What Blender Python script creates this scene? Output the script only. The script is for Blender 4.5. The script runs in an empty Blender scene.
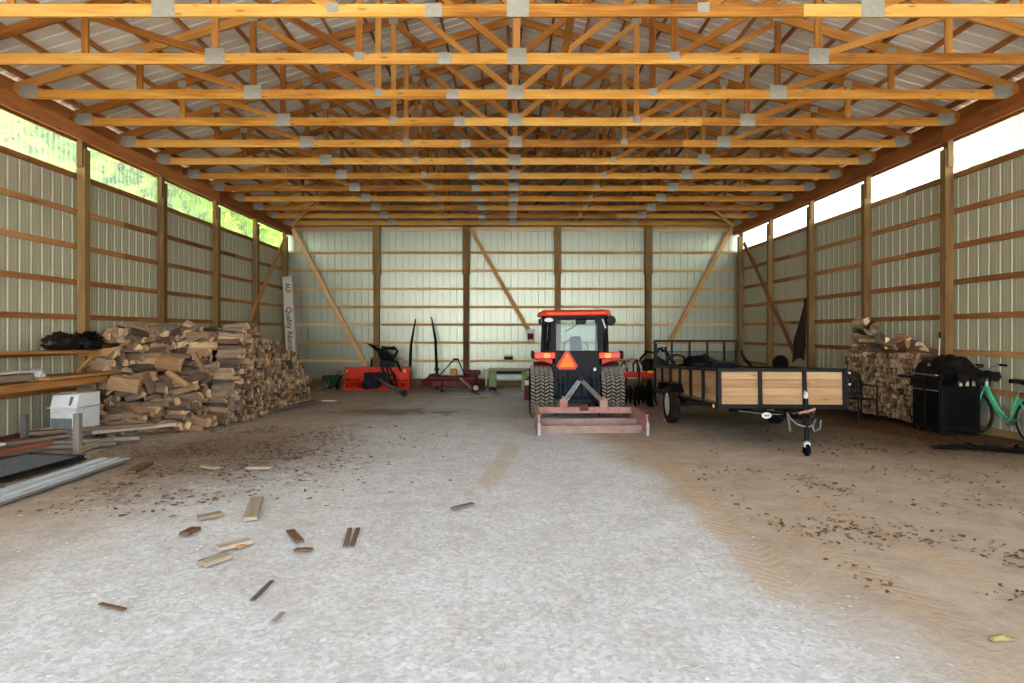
WORLD_BASE, WORLD_GLOW, SUN, EXPO = 1.7, 6.5, 10, .95
import bpy, bmesh, math, random
from mathutils import Vector, Matrix, Euler
R = math.radians
rnd = random.Random(7)
C = bpy.context.scene.collection
EZ, FPX, VX, VY = 1.63, 620.0, 510.0, 333.0      # eye height, focal length in pixels, vanishing point

def zf(y):                                        # the dirt floor falls gently towards the back wall
    return -0.0186 * (y - 10.05)
def P(px, py, y):                                 # point on the photo's ray at depth y
    return Vector(((px - VX) / FPX * y, y, EZ - (py - VY) / FPX * y))
def G(px, py):                                    # floor point under a pixel
    y = 894.7 / (py - 344.5)
    return Vector(((px - VX) / FPX * y, y, zf(y)))

# ------------------------------------------------------------------ mesh builder
class MB:
    def __init__(s):
        s.v, s.f, s.uv, s.mi = [], [], [], []
    def add(s, vs, fs, uvs=None, mi=0):
        b = len(s.v)
        s.v += [tuple(v) for v in vs]
        for k, f in enumerate(fs):
            s.f.append([b + i for i in f])
            s.uv.append(uvs[k] if uvs else [(vs[i][0], vs[i][1]) for i in f])
            s.mi.append(mi if isinstance(mi, int) else mi[k])
        return s
    def box(s, c, d, rot=None, taper=None, mi=0):
        """box centred c with size d; rot = Euler angles; taper = (tx,ty) scale of the top"""
        hx, hy, hz = d[0] / 2, d[1] / 2, d[2] / 2
        tx, ty = taper or (1, 1)
        M = Euler(rot).to_matrix() if rot is not None else Matrix.Identity(3)
        L = [(-hx, -hy, -hz), (hx, -hy, -hz), (hx, hy, -hz), (-hx, hy, -hz), (-hx * tx, -hy * ty, hz), (hx * tx, -hy * ty, hz), (hx * tx, hy * ty, hz), (-hx * tx, hy * ty, hz)]
        fs = [(0, 3, 2, 1), (4, 5, 6, 7), (0, 1, 5, 4), (1, 2, 6, 5), (2, 3, 7, 6), (3, 0, 4, 7)]
        ax = max(range(3), key=lambda i: d[i])
        o1, o2 = [i for i in range(3) if i != ax]
        ou, ov = rnd.uniform(0, 50), rnd.uniform(0, 50)
        uvs = [[(L[i][ax] + ou, (L[i][o1] if abs(L[f[0]][o1] - L[f[2]][o1]) > 1e-6 else L[i][o2]) + ov + k * .37) for i in f] for k, f in enumerate(fs)]
        s.add([M @ Vector(p) + Vector(c) for p in L], fs, uvs, mi)
        return s
    def bar(s, a, b, w, h, up=(0, 0, 1), mi=0):
        """rectangular bar a->b, width w across, height h along up"""
        a, b = Vector(a), Vector(b)
        d = (b - a); ln = d.length; d.normalize()
        u = Vector(up)
        x = d.cross(u)
        if x.length < 1e-4: x = d.cross(Vector((0, 1, 0)))
        x.normalize(); z = x.cross(d).normalized()
        ou, ov = rnd.uniform(0, 50), rnd.uniform(0, 50)
        vs = []
        for t in (a, b):
            for sx, sz in ((-1, -1), (1, -1), (1, 1), (-1, 1)):
                vs.append(t + x * (sx * w / 2) + z * (sz * h / 2))
        fs = [(0, 1, 2, 3), (7, 6, 5, 4), (0, 4, 5, 1), (1, 5, 6, 2), (2, 6, 7, 3), (3, 7, 4, 0)]
        uvs = [[(ou, ov), (ou + .01, ov), (ou + .01, ov + h), (ou, ov + h)]] * 2
        for k, wd in ((0, w), (1, h), (2, w), (3, h)):
            o = ov + k * .31
            uvs = uvs + [[(ou, o), (ou + ln, o), (ou + ln, o + wd), (ou, o + wd)]]
        s.add(vs, fs, uvs, mi)
        return s
    def tube(s, pts, r, n=8, caps=True, mi=0):
        pts = [Vector(p) for p in pts]
        rs = r if isinstance(r, (list, tuple)) else [r] * len(pts)
        vs, fs = [], []
        prev = None
        for i, p in enumerate(pts):
            d = (pts[min(i + 1, len(pts) - 1)] - pts[max(i - 1, 0)])
            d.normalize()
            if prev is None:
                a = d.cross(Vector((0, 0, 1)))
                if a.length < 1e-3: a = d.cross(Vector((0, 1, 0)))
            else:
                a = prev - d * prev.dot(d)
            a.normalize(); prev = a
            b = d.cross(a)
            for k in range(n):
                t = 2 * math.pi * k / n
                vs.append(p + (a * math.cos(t) + b * math.sin(t)) * rs[i])
        for i in range(len(pts) - 1):
            for k in range(n):
                k2 = (k + 1) % n
                fs.append((i * n + k, i * n + k2, (i + 1) * n + k2, (i + 1) * n + k))
        if caps:
            fs.append(tuple(range(n))[::-1]); fs.append(tuple(range((len(pts) - 1) * n, len(pts) * n)))
        s.add(vs, fs, None, mi)
        return s
    def lathe(s, prof, c, axis='z', n=24, mi=0, closed=False):
        """prof = [(r, h)...] spun round axis through c"""
        vs, fs = [], []
        for r, h in prof:
            for k in range(n):
                t = 2 * math.pi * k / n
                p = (r * math.cos(t), r * math.sin(t), h)
                if axis == 'x': p = (h, p[0], p[1])
                elif axis == 'y': p = (p[1], h, p[0])
                vs.append(Vector(p) + Vector(c))
        m = len(prof)
        for i in range(m if closed else m - 1):
            for k in range(n):
                k2 = (k + 1) % n; j = (i + 1) % m
                fs.append((i * n + k, i * n + k2, j * n + k2, j * n + k))
        if not closed:
            fs.append(tuple(range(n))[::-1]); fs.append(tuple(range((m - 1) * n, m * n)))
        s.add(vs, fs, None, mi)
        return s
    def prism(s, poly, axis, a, b, mi=0):
        """polygon (list of 2-tuples) extruded along axis from a to b; 2-D coords fill the other two axes in order"""
        n = len(poly); vs = []
        for t in (a, b):
            for p, q in poly:
                vs.append({'x': (t, p, q), 'y': (p, t, q), 'z': (p, q, t)}[axis])
        fs = [tuple(range(n)), tuple(range(2 * n - 1, n - 1, -1))] + [(i, i + n, (i + 1) % n + n, (i + 1) % n) for i in range(n)]
        s.add(vs, fs, None, mi)
        return s
    def build(s, name, mat, parent=None, bevel=0, smooth=False, loc=None, rot=None, seg=1):
        me = bpy.data.meshes.new(name)
        me.from_pydata(s.v, [], s.f)
        uvl = me.uv_layers.new(name='UVMap')
        flat = [c for u in s.uv for p in u for c in p]
        uvl.data.foreach_set('uv', flat)
        mats = mat if isinstance(mat, (list, tuple)) else [mat]
        for m in mats: me.materials.append(m)
        me.polygons.foreach_set('material_index', s.mi)
        bm = bmesh.new(); bm.from_mesh(me)
        bmesh.ops.recalc_face_normals(bm, faces=bm.faces)
        bm.to_mesh(me); bm.free()
        if smooth:
            me.polygons.foreach_set('use_smooth', [True] * len(me.polygons))
            try: me.set_sharp_from_angle(angle=R(40))
            except Exception: pass
        me.update()
        o = bpy.data.objects.new(name, me); C.objects.link(o)
        if parent is not None: o.parent = parent
        if loc is not None: o.location = loc
        if rot is not None: o.rotation_euler = rot
        if bevel:
            md = o.modifiers.new('bevel', 'BEVEL'); md.width = bevel; md.segments = seg; md.limit_method = 'ANGLE'; md.angle_limit = R(35)
        return o

def tag(o, label, cat, group=None, kind=None):
    o['label'] = label; o['category'] = cat
    if group: o['group'] = group
    if kind: o['kind'] = kind
    return o
def thing(name, label, cat, loc=(0, 0, 0), rot=(0, 0, 0), group=None):
    o = bpy.data.objects.new(name, None); C.objects.link(o)
    o.empty_display_size = .1
    o.location = loc; o.rotation_euler = rot
    return tag(o, label, cat, group)
def struct(o):
    o['kind'] = 'structure'; return o
def dup(root, label, loc=None, rot=None, group=None):
    r = root.copy(); C.objects.link(r); r['label'] = label
    if loc is not None: r.location = loc
    if rot is not None: r.rotation_euler = rot
    if group: r['group'] = group
    for ch in list(root.children):
        c = ch.copy(); C.objects.link(c); c.parent = r
        for g in list(ch.children):
            d = g.copy(); C.objects.link(d); d.parent = c
    return r

# ------------------------------------------------------------------ materials
def srgb(r, g, b):
    f = lambda c: (c / 255 / 12.92) if c / 255 <= .04045 else ((c / 255 + .055) / 1.055) ** 2.4
    return (f(r), f(g), f(b), 1)
class NT:
    def __init__(s, name):
        s.m = bpy.data.materials.new(name); s.m.use_nodes = True
        s.t = s.m.node_tree; s.n = s.t.nodes; s.l = s.t.links
        s.b = s.n['Principled BSDF']; s.out = s.n['Material Output']
    def node(s, typ, **kw):
        n = s.n.new(typ)
        for k, v in kw.items():
            if k.startswith('i_'): n.inputs[k[2:]].default_value = v
            else: setattr(n, k, v)
        return n
    def link(s, a, b): s.l.new(a, b)
    def coord(s, kind='Object', scale=(1, 1, 1), rot=(0, 0, 0), loc=(0, 0, 0)):
        tc = s.node('ShaderNodeTexCoord'); mp = s.node('ShaderNodeMapping')
        mp.inputs['Scale'].default_value = scale; mp.inputs['Rotation'].default_value = rot; mp.inputs['Location'].default_value = loc
        s.link(tc.outputs[kind], mp.inputs['Vector']); return mp.outputs['Vector']
    def noise(s, vec, scale=5, detail=4, rough=.6, dist=0):
        n = s.node('ShaderNodeTexNoise'); n.inputs['Scale'].default_value = scale; n.inputs['Detail'].default_value = detail
        n.inputs['Roughness'].default_value = rough; n.inputs['Distortion'].default_value = dist
        s.link(vec, n.inputs['Vector']); return n.outputs['Fac']
    def ramp(s, fac, stops):
        n = s.node('ShaderNodeValToRGB'); e = n.color_ramp.elements
        while len(e) < len(stops): e.new(.5)
        for k, (p, c) in enumerate(stops):
            e[k].position = p; e[k].color = c if len(c) == 4 else (*c, 1)
        s.link(fac, n.inputs['Fac']); return n.outputs['Color']
    def math(s, op, a, b=None, c=None, clamp=False):
        n = s.node('ShaderNodeMath', operation=op); n.use_clamp = clamp
        for k, v in enumerate((a, b, c)):
            if v is None: continue
            if isinstance(v, (int, float)): n.inputs[k].default_value = v
            else: s.link(v, n.inputs[k])
        return n.outputs[0]
    def mix(s, fac, a, b, mode='MIX'):
        n = s.node('ShaderNodeMixRGB', blend_type=mode)
        for k, v in (('Fac', fac), ('Color1', a), ('Color2', b)):
            if isinstance(v, (int, float)): n.inputs[k].default_value = v
            elif isinstance(v, tuple): n.inputs[k].default_value = v
            else: s.link(v, n.inputs[k])
        return n.outputs['Color']
    def bump(s, h, strength=.3, dist=.02):
        n = s.node('ShaderNodeBump'); n.inputs['Strength'].default_value = strength; n.inputs['Distance'].default_value = dist
        s.link(h, n.inputs['Height']); s.link(n.outputs['Normal'], s.b.inputs['Normal'])
    def base(s, c):
        if isinstance(c, tuple): s.b.inputs['Base Color'].default_value = c
        else: s.link(c, s.b.inputs['Base Color'])
    def set(s, **kw):
        for k, v in kw.items(): s.b.inputs[k.replace('_', ' ')].default_value = v
        return s

def wood(name, dark, mid, light, rough=.75, knots=True, island=False):
    """sawn lumber: grain along the UV's u axis"""
    t = NT(name)
    oi = t.node('ShaderNodeObjectInfo')
    uv = t.coord('UV', (1.3, 34, 1))
    g = t.noise(uv, 1.0, 5, .65, .4)
    uv2 = t.coord('UV', (.9, 5, 1))
    big = t.noise(uv2, 1.0, 3, .5)
    f = t.math('ADD', t.math('MULTIPLY', g, .55), t.math('MULTIPLY', big, .5))
    rv = t.math('MULTIPLY', t.math('SUBTRACT', oi.outputs['Random'], .5), .34)
    f = t.math('ADD', f, rv)
    col = t.ramp(f, [(.3, dark), (.52, mid), (.74, light)])
    if knots:
        vo = t.node('ShaderNodeTexVoronoi'); vo.inputs['Scale'].default_value = 1
        t.link(t.coord('UV', (2.1, 9, 1)), vo.inputs['Vector'])
        k = t.ramp(vo.outputs['Distance'], [(.05, (1, 1, 1)), (.16, (0, 0, 0))])
        col = t.mix(t.math('MULTIPLY', k, .65), col, tuple(c * .4 for c in dark[:3]) + (1,))
    t.base(col); t.set(Roughness=rough)
    t.b.inputs['Specular IOR Level'].default_value = .25
    t.bump(g, .15, .004)
    return t.m
def plain(name, col, rough=.5, metal=0, var=.15, scale=6, bump=0, dirt=None, dirt_amt=.5, dirt_scale=4, spec=.3):
    """paint / plastic / metal with a little wear; dirt = colour of worn or dusty patches"""
    t = NT(name); v = t.coord('Object')
    n = t.noise(v, scale, 5, .6)
    lo = tuple(c * (1 - var) for c in col[:3]) + (1,); hi = tuple(min(1, c * (1 + var)) for c in col[:3]) + (1,)
    c = t.ramp(n, [(.3, lo), (.7, hi)])
    if dirt:
        d = t.noise(v, dirt_scale, 6, .7)
        m = t.ramp(d, [(.5 - .25 * dirt_amt, (0, 0, 0)), (.75 - .2 * dirt_amt, (1, 1, 1))])
        c = t.mix(t.math('MULTIPLY', m, min(1, .4 + .6 * dirt_amt)), c, dirt)
    t.base(c); t.set(Roughness=rough, Metallic=metal)
    if spec is not None: t.b.inputs['Specular IOR Level'].default_value = spec
    if bump: t.bump(n, bump, .01)
    return t.m

M = {}
M['truss'] = wood('truss_pine', srgb(120, 68, 22), srgb(176, 110, 42), srgb(212, 150, 74))
M['chord'] = wood('chord_pine', srgb(146, 88, 30), srgb(206, 142, 56), srgb(226, 172, 88))
M['purlin'] = wood('purlin_pine', srgb(128, 78, 32), srgb(170, 108, 50), srgb(196, 138, 78))
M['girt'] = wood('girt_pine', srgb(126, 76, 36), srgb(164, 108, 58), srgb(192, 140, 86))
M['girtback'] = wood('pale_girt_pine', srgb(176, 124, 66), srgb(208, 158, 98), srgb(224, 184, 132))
M['beam'] = wood('header_pine', srgb(122, 66, 26), srgb(164, 96, 42), srgb(186, 122, 66))
M['post'] = wood('treated_post', srgb(84, 60, 30), srgb(118, 86, 46), srgb(148, 116, 70))
M['skirt'] = wood('skirt_board', srgb(96, 72, 40), srgb(132, 106, 64), srgb(156, 130, 86))
M['skirtred'] = wood('red_skirt_board', srgb(90, 48, 30), srgb(124, 70, 44), srgb(150, 96, 62))
M['plank'] = wood('trailer_plank', srgb(134, 100, 66), srgb(170, 132, 92), srgb(192, 158, 118))
M['oldwood'] = wood('weathered_lumber', srgb(88, 72, 56), srgb(122, 104, 84), srgb(152, 134, 112))
M['greywood'] = wood('grey_lumber', srgb(84, 78, 72), srgb(114, 107, 99), srgb(142, 135, 127), knots=False)
M['scrap'] = wood('pale_scrap_wood', srgb(138, 124, 106), srgb(164, 150, 130), srgb(186, 173, 154))
M['bench'] = wood('bench_lumber', srgb(142, 92, 44), srgb(180, 126, 68), srgb(206, 158, 98))
M['bark'] = plain('bark_scrap', srgb(104, 78, 56), .9, 0, .3, 20, .4)
M['plate'] = plain('galvanised_plate', srgb(166, 160, 144), .55, .3, .12, 30, .3)
M['black'] = plain('black_steel', srgb(16, 16, 17), .45, 0, .3, 8, 0, srgb(46, 40, 34), .15, spec=.12)
M['blacksatin'] = plain('black_plastic', srgb(13, 13, 14), .4, 0, .3, 10, spec=.12)
M['tarp'] = plain('black_film', srgb(11, 11, 13), .4, 0, .3, 9, .3, spec=.15)
M['brownbag'] = plain('brown_black_film', srgb(30, 23, 19), .4, 0, .5, 7, .3)
M['rubber'] = plain('tyre_rubber', srgb(28, 26, 24), .85, 0, .2, 12, 0, srgb(84, 74, 62), .3, spec=.12)
M['mudrubber'] = plain('dusty_tread', srgb(146, 138, 124), .9, 0, .18, 16, 0, srgb(104, 96, 84), .4, 9)
M['darkrubber'] = plain('tread_groove', srgb(17, 17, 16), .9, 0, .2, 12, spec=.12)
M['red'] = plain('tractor_red', srgb(196, 40, 18), .4, 0, .1, 3)
M['orange'] = plain('roof_orange', srgb(222, 70, 28), .45, 0, .06, 3)
M['darkred'] = plain('dull_red_paint', srgb(92, 22, 22), .6, 0, .2, 6, 0, srgb(92, 64, 56), .3, 5)
M['scraper'] = plain('worn_pink_paint', srgb(172, 104, 100), .65, 0, .12, 6, 0, srgb(176, 156, 140), .6, 5)
M['scrapergrey'] = plain('worn_blade', srgb(172, 150, 140), .6, .1, .15, 8, 0, srgb(160, 110, 104), .4, 5)
M['blower'] = plain('blower_red', srgb(214, 50, 12), .5, 0, .1, 4, 0, srgb(150, 50, 30), .2, 3)
M['steel'] = plain('bare_steel', srgb(150, 148, 146), .4, .6, .2, 10)
M['greymetal'] = plain('grey_metal', srgb(120, 124, 126), .5, .3, .2, 8)
M['bluegrey'] = plain('hitch_grey', srgb(40, 47, 54), .6, 0, .25, 10, spec=.12)
M['white'] = plain('white_paint', srgb(206, 208, 206), .5, 0, .05, 4, 0, srgb(176, 166, 150), .2, 5)
M['whiteplastic'] = plain('white_plastic', srgb(212, 213, 210), .45, 0, .05, 4)
M['greypanel'] = plain('grey_grille', srgb(112, 112, 108), .7, 0, .3, 26)
M['channel'] = plain('white_metal_channel', srgb(194, 206, 216), .4, .1, .08, 3, 0, srgb(140, 140, 136), .2, 4)
M['green'] = plain('faded_green_paint', srgb(122, 148, 82), .6, 0, .15, 6, 0, srgb(150, 140, 110), .4)
M['darkgreen'] = plain('dark_green_paint', srgb(40, 66, 52), .55, 0, .2, 6)
M['bike'] = plain('mint_green_paint', srgb(84, 190, 140), .3, 0, .08, 4)
M['amber'] = plain('amber_lens', srgb(250, 170, 40), .25, 0, .05, 4)
M['lensred'] = plain('red_lens', srgb(232, 66, 34), .25, 0, .05, 4)
M['smv'] = plain('fluorescent_orange', srgb(255, 132, 20), .5, 0, .04, 3)
M['smvred'] = plain('reflector_red', srgb(216, 48, 28), .4, 0, .06, 3)
M['cloth'] = plain('dark_brown_cloth', srgb(44, 24, 20), .95, 0, .3, 8, .3)
M['grilllid'] = plain('grill_enamel', srgb(26, 21, 19), .3, 0, .3, 5, spec=.12)
M['coverfabric'] = plain('grill_cover_vinyl', srgb(24, 21, 19), .5, 0, .35, 7, .3, spec=.12)
M['carton'] = plain('pale_carton', srgb(196, 186, 168), .8, 0, .06, 4)
M['ink'] = plain('carton_ink', srgb(74, 70, 68), .8, 0, .05, 4)
M['orangewood'] = wood('fresh_split_wood', srgb(126, 90, 58), srgb(164, 124, 84), srgb(190, 152, 110))
M['leaf'] = plain('dry_leaf', srgb(98, 74, 52), .9, 0, .45, 3)
M['huskleaf'] = plain('dry_husk', srgb(160, 148, 92), .8, 0, .2, 5)
M['chip'] = plain('bark_chip', srgb(112, 90, 70), .95, 0, .5, 2.5)
M['pebble'] = plain('limestone_pebble', srgb(190, 186, 178), .9, 0, .2, 2)

def metal_panel(name, col, dirt, rough=.34, metal=.55, streak=.4):
    """bare coated sheet steel, half mirror-like so that it picks up the opening and the clerestory"""
    t = NT(name); v = t.coord('Object')
    n = t.noise(v, .7, 4, .6)
    s = t.noise(t.coord('Object', (5, 5, .35)), 1, 4, .6)
    c = t.mix(t.math('MULTIPLY', t.ramp(s, [(.42, (0, 0, 0)), (.75, (1, 1, 1))]), streak), col, dirt)
    c = t.mix(t.math('MULTIPLY', n, .25), c, dirt)
    t.base(c); t.set(Roughness=rough, Metallic=metal)
    return t.m
M['wallmetal'] = metal_panel('wall_sheet_metal', srgb(182, 176, 146), srgb(170, 162, 130), .55, .2)
M['backmetal'] = metal_panel('back_sheet_metal', srgb(172, 173, 152), srgb(158, 157, 132), .36, .62, .3)
M['roofmetal'] = metal_panel('roof_sheet_metal', srgb(244, 238, 222), srgb(216, 206, 188), .5, 0)

# translucent fibreglass of the clerestory: part of the light goes straight through, part is scattered
t = NT('fibreglass_panel')
tr = t.node('ShaderNodeBsdfTransparent'); tr.inputs['Color'].default_value = (.93, .97, .94, 1)
tl = t.node('ShaderNodeBsdfTranslucent'); tl.inputs['Color'].default_value = (.86, .95, .84, 1)
mx = t.node('ShaderNodeMixShader'); mx.inputs['Fac'].default_value = .2
gl = t.node('ShaderNodeBsdfGlossy'); gl.inputs['Roughness'].default_value = .3; gl.inputs['Color'].default_value = (1, 1, 1, 1)
m2 = t.node('ShaderNodeMixShader'); m2.inputs['Fac'].default_value = .04
t.link(tr.outputs[0], mx.inputs[1]); t.link(tl.outputs[0], mx.inputs[2]); t.link(mx.outputs[0], m2.inputs[1]); t.link(gl.outputs[0], m2.inputs[2])
t.link(m2.outputs[0], t.out.inputs['Surface'])
M['fibreglass'] = t.m
# window glass of the cab
t = NT('cab_glass')
tr = t.node('ShaderNodeBsdfTransparent'); tr.inputs['Color'].default_value = (.72, .84, .80, 1)
gl = t.node('ShaderNodeBsdfGlossy'); gl.inputs['Roughness'].default_value = .02
fr = t.node('ShaderNodeFresnel'); fr.inputs['IOR'].default_value = 1.5
m2 = t.node('ShaderNodeMixShader')
t.link(fr.outputs[0], m2.inputs['Fac']); t.link(tr.outputs[0], m2.inputs[1]); t.link(gl.outputs[0], m2.inputs[2]); t.link(m2.outputs[0], t.out.inputs['Surface'])
M['glass'] = t.m

# firewood: bark side, split side, cut end; each log gets its own tone
def logmat(name, stops, warm, scale, bump):
    t = NT(name)
    oi = t.node('ShaderNodeObjectInfo'); ge = t.node('ShaderNodeNewGeometry')
    rr = t.math('FRACT', t.math('ADD', oi.outputs['Random'], ge.outputs['Random Per Island']))
    r2 = t.math('FRACT', t.math('MULTIPLY', rr, 7.31))
    n = t.noise(t.coord('Object', scale), 1, 5, .7, .4)
    f = t.math('ADD', t.math('MULTIPLY', n, .75), t.math('MULTIPLY', t.math('SUBTRACT', rr, .25), .5))
    c = t.ramp(f, stops)
    c = t.mix(t.math('MULTIPLY', t.math('POWER', r2, 3.0), .75), c, warm, 'MULTIPLY')
    t.base(c); t.set(Roughness=.9)
    t.b.inputs['Specular IOR Level'].default_value = .15
    t.bump(n, bump, .015)
    return t.m
M['logbark'] = logmat('log_bark', [(.22, srgb(58, 48, 39)), (.5, srgb(112, 94, 78)), (.8, srgb(160, 138, 116))], (1, .84, .68, 1), (7, 40, 40), .8)
M['logsplit'] = logmat('log_split_face', [(.2, srgb(98, 76, 58)), (.5, srgb(156, 126, 96)), (.82, srgb(208, 174, 132))], (1, .78, .55, 1), (5, 60, 60), .7)
M['logend'] = logmat('log_cut_end', [(.2, srgb(92, 74, 56)), (.46, srgb(160, 132, 100)), (.8, srgb(218, 184, 140))], (1, .84, .66, 1), (30, 18, 18), .4)

# the dirt and gravel floor
t = NT('dirt_and_gravel')
v = t.coord('Object')
sep = t.node('ShaderNodeSeparateXYZ'); t.link(v, sep.inputs[0])
X, Y = sep.outputs['X'], sep.outputs['Y']
n1 = t.noise(v, .55, 5, .6); n2 = t.noise(v, 2.6, 6, .65); n3 = t.noise(v, 34, 4, .7); n4 = t.noise(v, 9, 6, .7)
dirt = t.ramp(t.math('ADD', t.math('MULTIPLY', n2, .6), t.math('MULTIPLY', n4, .4)), [(.3, srgb(156, 139, 123)), (.5, srgb(179, 164, 148)), (.7, srgb(197, 183, 167))])
vo = t.node('ShaderNodeTexVoronoi'); vo.inputs['Scale'].default_value = 38; t.link(v, vo.inputs['Vector'])
peb = t.ramp(vo.outputs['Color'], [(.1, srgb(176, 182, 188)), (.55, srgb(212, 217, 223)), (.95, srgb(240, 243, 248))])
grav = t.mix(.35, peb, t.ramp(n4, [(.3, srgb(202, 206, 211)), (.7, srgb(222, 226, 231))]))
# gravel lane up the middle, wavering edges
wob = t.math('MULTIPLY', t.math('SUBTRACT', n1, .5), 1.9)
wob2 = t.math('MULTIPLY', t.math('SUBTRACT', n2, .5), .9)
xx = t.math('ADD', t.math('ADD', X, wob), wob2)
rightedge = t.math('MULTIPLY_ADD', Y, -.05, 2.1)
mr = t.math('MULTIPLY', t.math('SUBTRACT', rightedge, xx), 1.7, clamp=True)
ml = t.math('MULTIPLY', t.math('SUBTRACT', xx, t.math('MULTIPLY_ADD', Y, .12, -4.9)), .6, clamp=True)
my = t.math('MULTIPLY', t.math('SUBTRACT', 24.0, Y), .3, clamp=True)
yard = t.math('MULTIPLY', t.math('SUBTRACT', -1.5, Y), .8, clamp=True)
lane = t.math('MAXIMUM', t.math('MULTIPLY', mr, ml), yard)
mask = t.math('MULTIPLY', t.math('MULTIPLY', lane, 1.0), t.math('MULTIPLY', my, t.math('ADD', t.math('MULTIPLY', n4, .5), t.math('MULTIPLY_ADD', n2, .9, .08)), clamp=True), clamp=True)
col = t.mix(mask, dirt, grav)
# soil turning darker brown towards the right wall
wl = t.math('MULTIPLY', t.math('SUBTRACT', t.math('ADD', X, t.math('MULTIPLY', wob, .8)), 3.3), .34, clamp=True)
wy = t.math('MULTIPLY', t.math('SUBTRACT', Y, 6.3), .34, clamp=True)
wl = t.math('MULTIPLY', wl, wy)
soil = t.ramp(n4, [(.3, srgb(64, 42, 20)), (.7, srgb(104, 76, 44))])
col = t.mix(t.math('MULTIPLY', wl, .95), col, soil)
# bark mould in front of the woodpile
dx = t.math('MULTIPLY', t.math('ADD', X, 3.9), .42); dy = t.math('MULTIPLY', t.math('SUBTRACT', Y, 8.2), .36)
dd = t.math('SQRT', t.math('ADD', t.math('MULTIPLY', dx, dx), t.math('MULTIPLY', dy, dy)))
bm_ = t.math('MULTIPLY', t.math('SUBTRACT', t.math('ADD', 1.0, t.math('MULTIPLY', t.math('SUBTRACT', n4, .5), 2.2)), dd), 1.5, clamp=True)
col = t.mix(t.math('MULTIPLY', bm_, .75), col, t.ramp(n3, [(.3, srgb(92, 74, 60)), (.7, srgb(150, 132, 112))]))
ex = t.math('MULTIPLY', t.math('ADD', X, 2.5), .5); ey = t.math('MULTIPLY', t.math('SUBTRACT', Y, 13.3), 1.0)
ee = t.math('SQRT', t.math('ADD', t.math('MULTIPLY', ex, ex), t.math('MULTIPLY', ey, ey)))
em = t.math('MULTIPLY', t.math('SUBTRACT', t.math('ADD', .8, t.math('MULTIPLY', t.math('SUBTRACT', n2, .5), 3.2)), ee), 2.2, clamp=True)
col = t.mix(t.math('MULTIPLY', em, .6), col, srgb(104, 84, 66))
# tyre tracks: pale dust pressed into a ladder of treads
h = n3
for (x0, y0, x1, y1, wdt) in ((1.98, 9.4, 1.66, 3.3, .2), (2.3, 3.0, 2.2, 5.6, .13), (2.9, 3.6, 2.75, 6.4, .16), (.1, 9.3, -.3, 6.0, .15)):
    L = math.hypot(x1 - x0, y1 - y0); ux, uy = (x1 - x0) / L, (y1 - y0) / L
    along = t.math('ADD', t.math('MULTIPLY', t.math('SUBTRACT', X, x0), ux), t.math('MULTIPLY', t.math('SUBTRACT', Y, y0), uy))
    acr = t.math('ABSOLUTE', t.math('ADD', t.math('MULTIPLY', t.math('SUBTRACT', X, x0), -uy), t.math('MULTIPLY', t.math('SUBTRACT', Y, y0), ux)))
    band = t.math('MULTIPLY', t.math('SUBTRACT', wdt, acr), 14, clamp=True)
    inside = t.math('MULTIPLY', t.math('MULTIPLY', along, 2, clamp=True), t.math('MULTIPLY', t.math('SUBTRACT', L, along), 2, clamp=True))
    band = t.math('MULTIPLY', t.math('MULTIPLY', band, inside), t.math('MULTIPLY_ADD', n2, 1.6, .05, clamp=True))
    lad = t.math('SINE', t.math('ADD', t.math('MULTIPLY', along, 62), t.math('MULTIPLY', acr, 60)))
    h = t.math('ADD', h, t.math('MULTIPLY', t.math('MULTIPLY', lad, band), .24))
    col = t.mix(t.math('MULTIPLY', band, .45), col, srgb(188, 162, 130))
t.base(col); t.set(Roughness=.95); t.b.inputs['Specular IOR Level'].default_value = .1
hh = t.math('ADD', h, t.math('MULTIPLY', n4, 1.2))
t.bump(hh, .4, .025)
M['floor'] = t.m

def leafmat(name, a, b):
    t = NT(name); oi = t.node('ShaderNodeNewGeometry')
    c = t.ramp(oi.outputs['Random Per Island'], [(0, a), (1, b)])
    di = t.node('ShaderNodeBsdfDiffuse'); tl = t.node('ShaderNodeBsdfTranslucent'); mx = t.node('ShaderNodeMixShader'); mx.inputs['Fac'].default_value = .45
    t.link(c, di.inputs['Color']); t.link(c, tl.inputs['Color']); t.link(di.outputs[0], mx.inputs[1]); t.link(tl.outputs[0], mx.inputs[2]); t.link(mx.outputs[0], t.out.inputs['Surface'])
    return t.m
M['foliage'] = leafmat('tree_leaf', srgb(108, 150, 36), srgb(182, 204, 88))
M['trunk'] = plain('tree_bark', srgb(84, 74, 62), .95, 0, .3, 6, .4)
# ================================================================== THE BARN
XC = .09                       # middle of the building
YB0, YB1 = -2.4, 20.93          # open front, back sheet
GZ = [.69, 1.30, 1.91, 2.51, 3.12, 3.73, 4.34]
PITCH = .3
def ztc(u): return 5.25 + .125 + PITCH * (7.5 - u)          # top chord centre line at distance u from the middle

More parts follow.
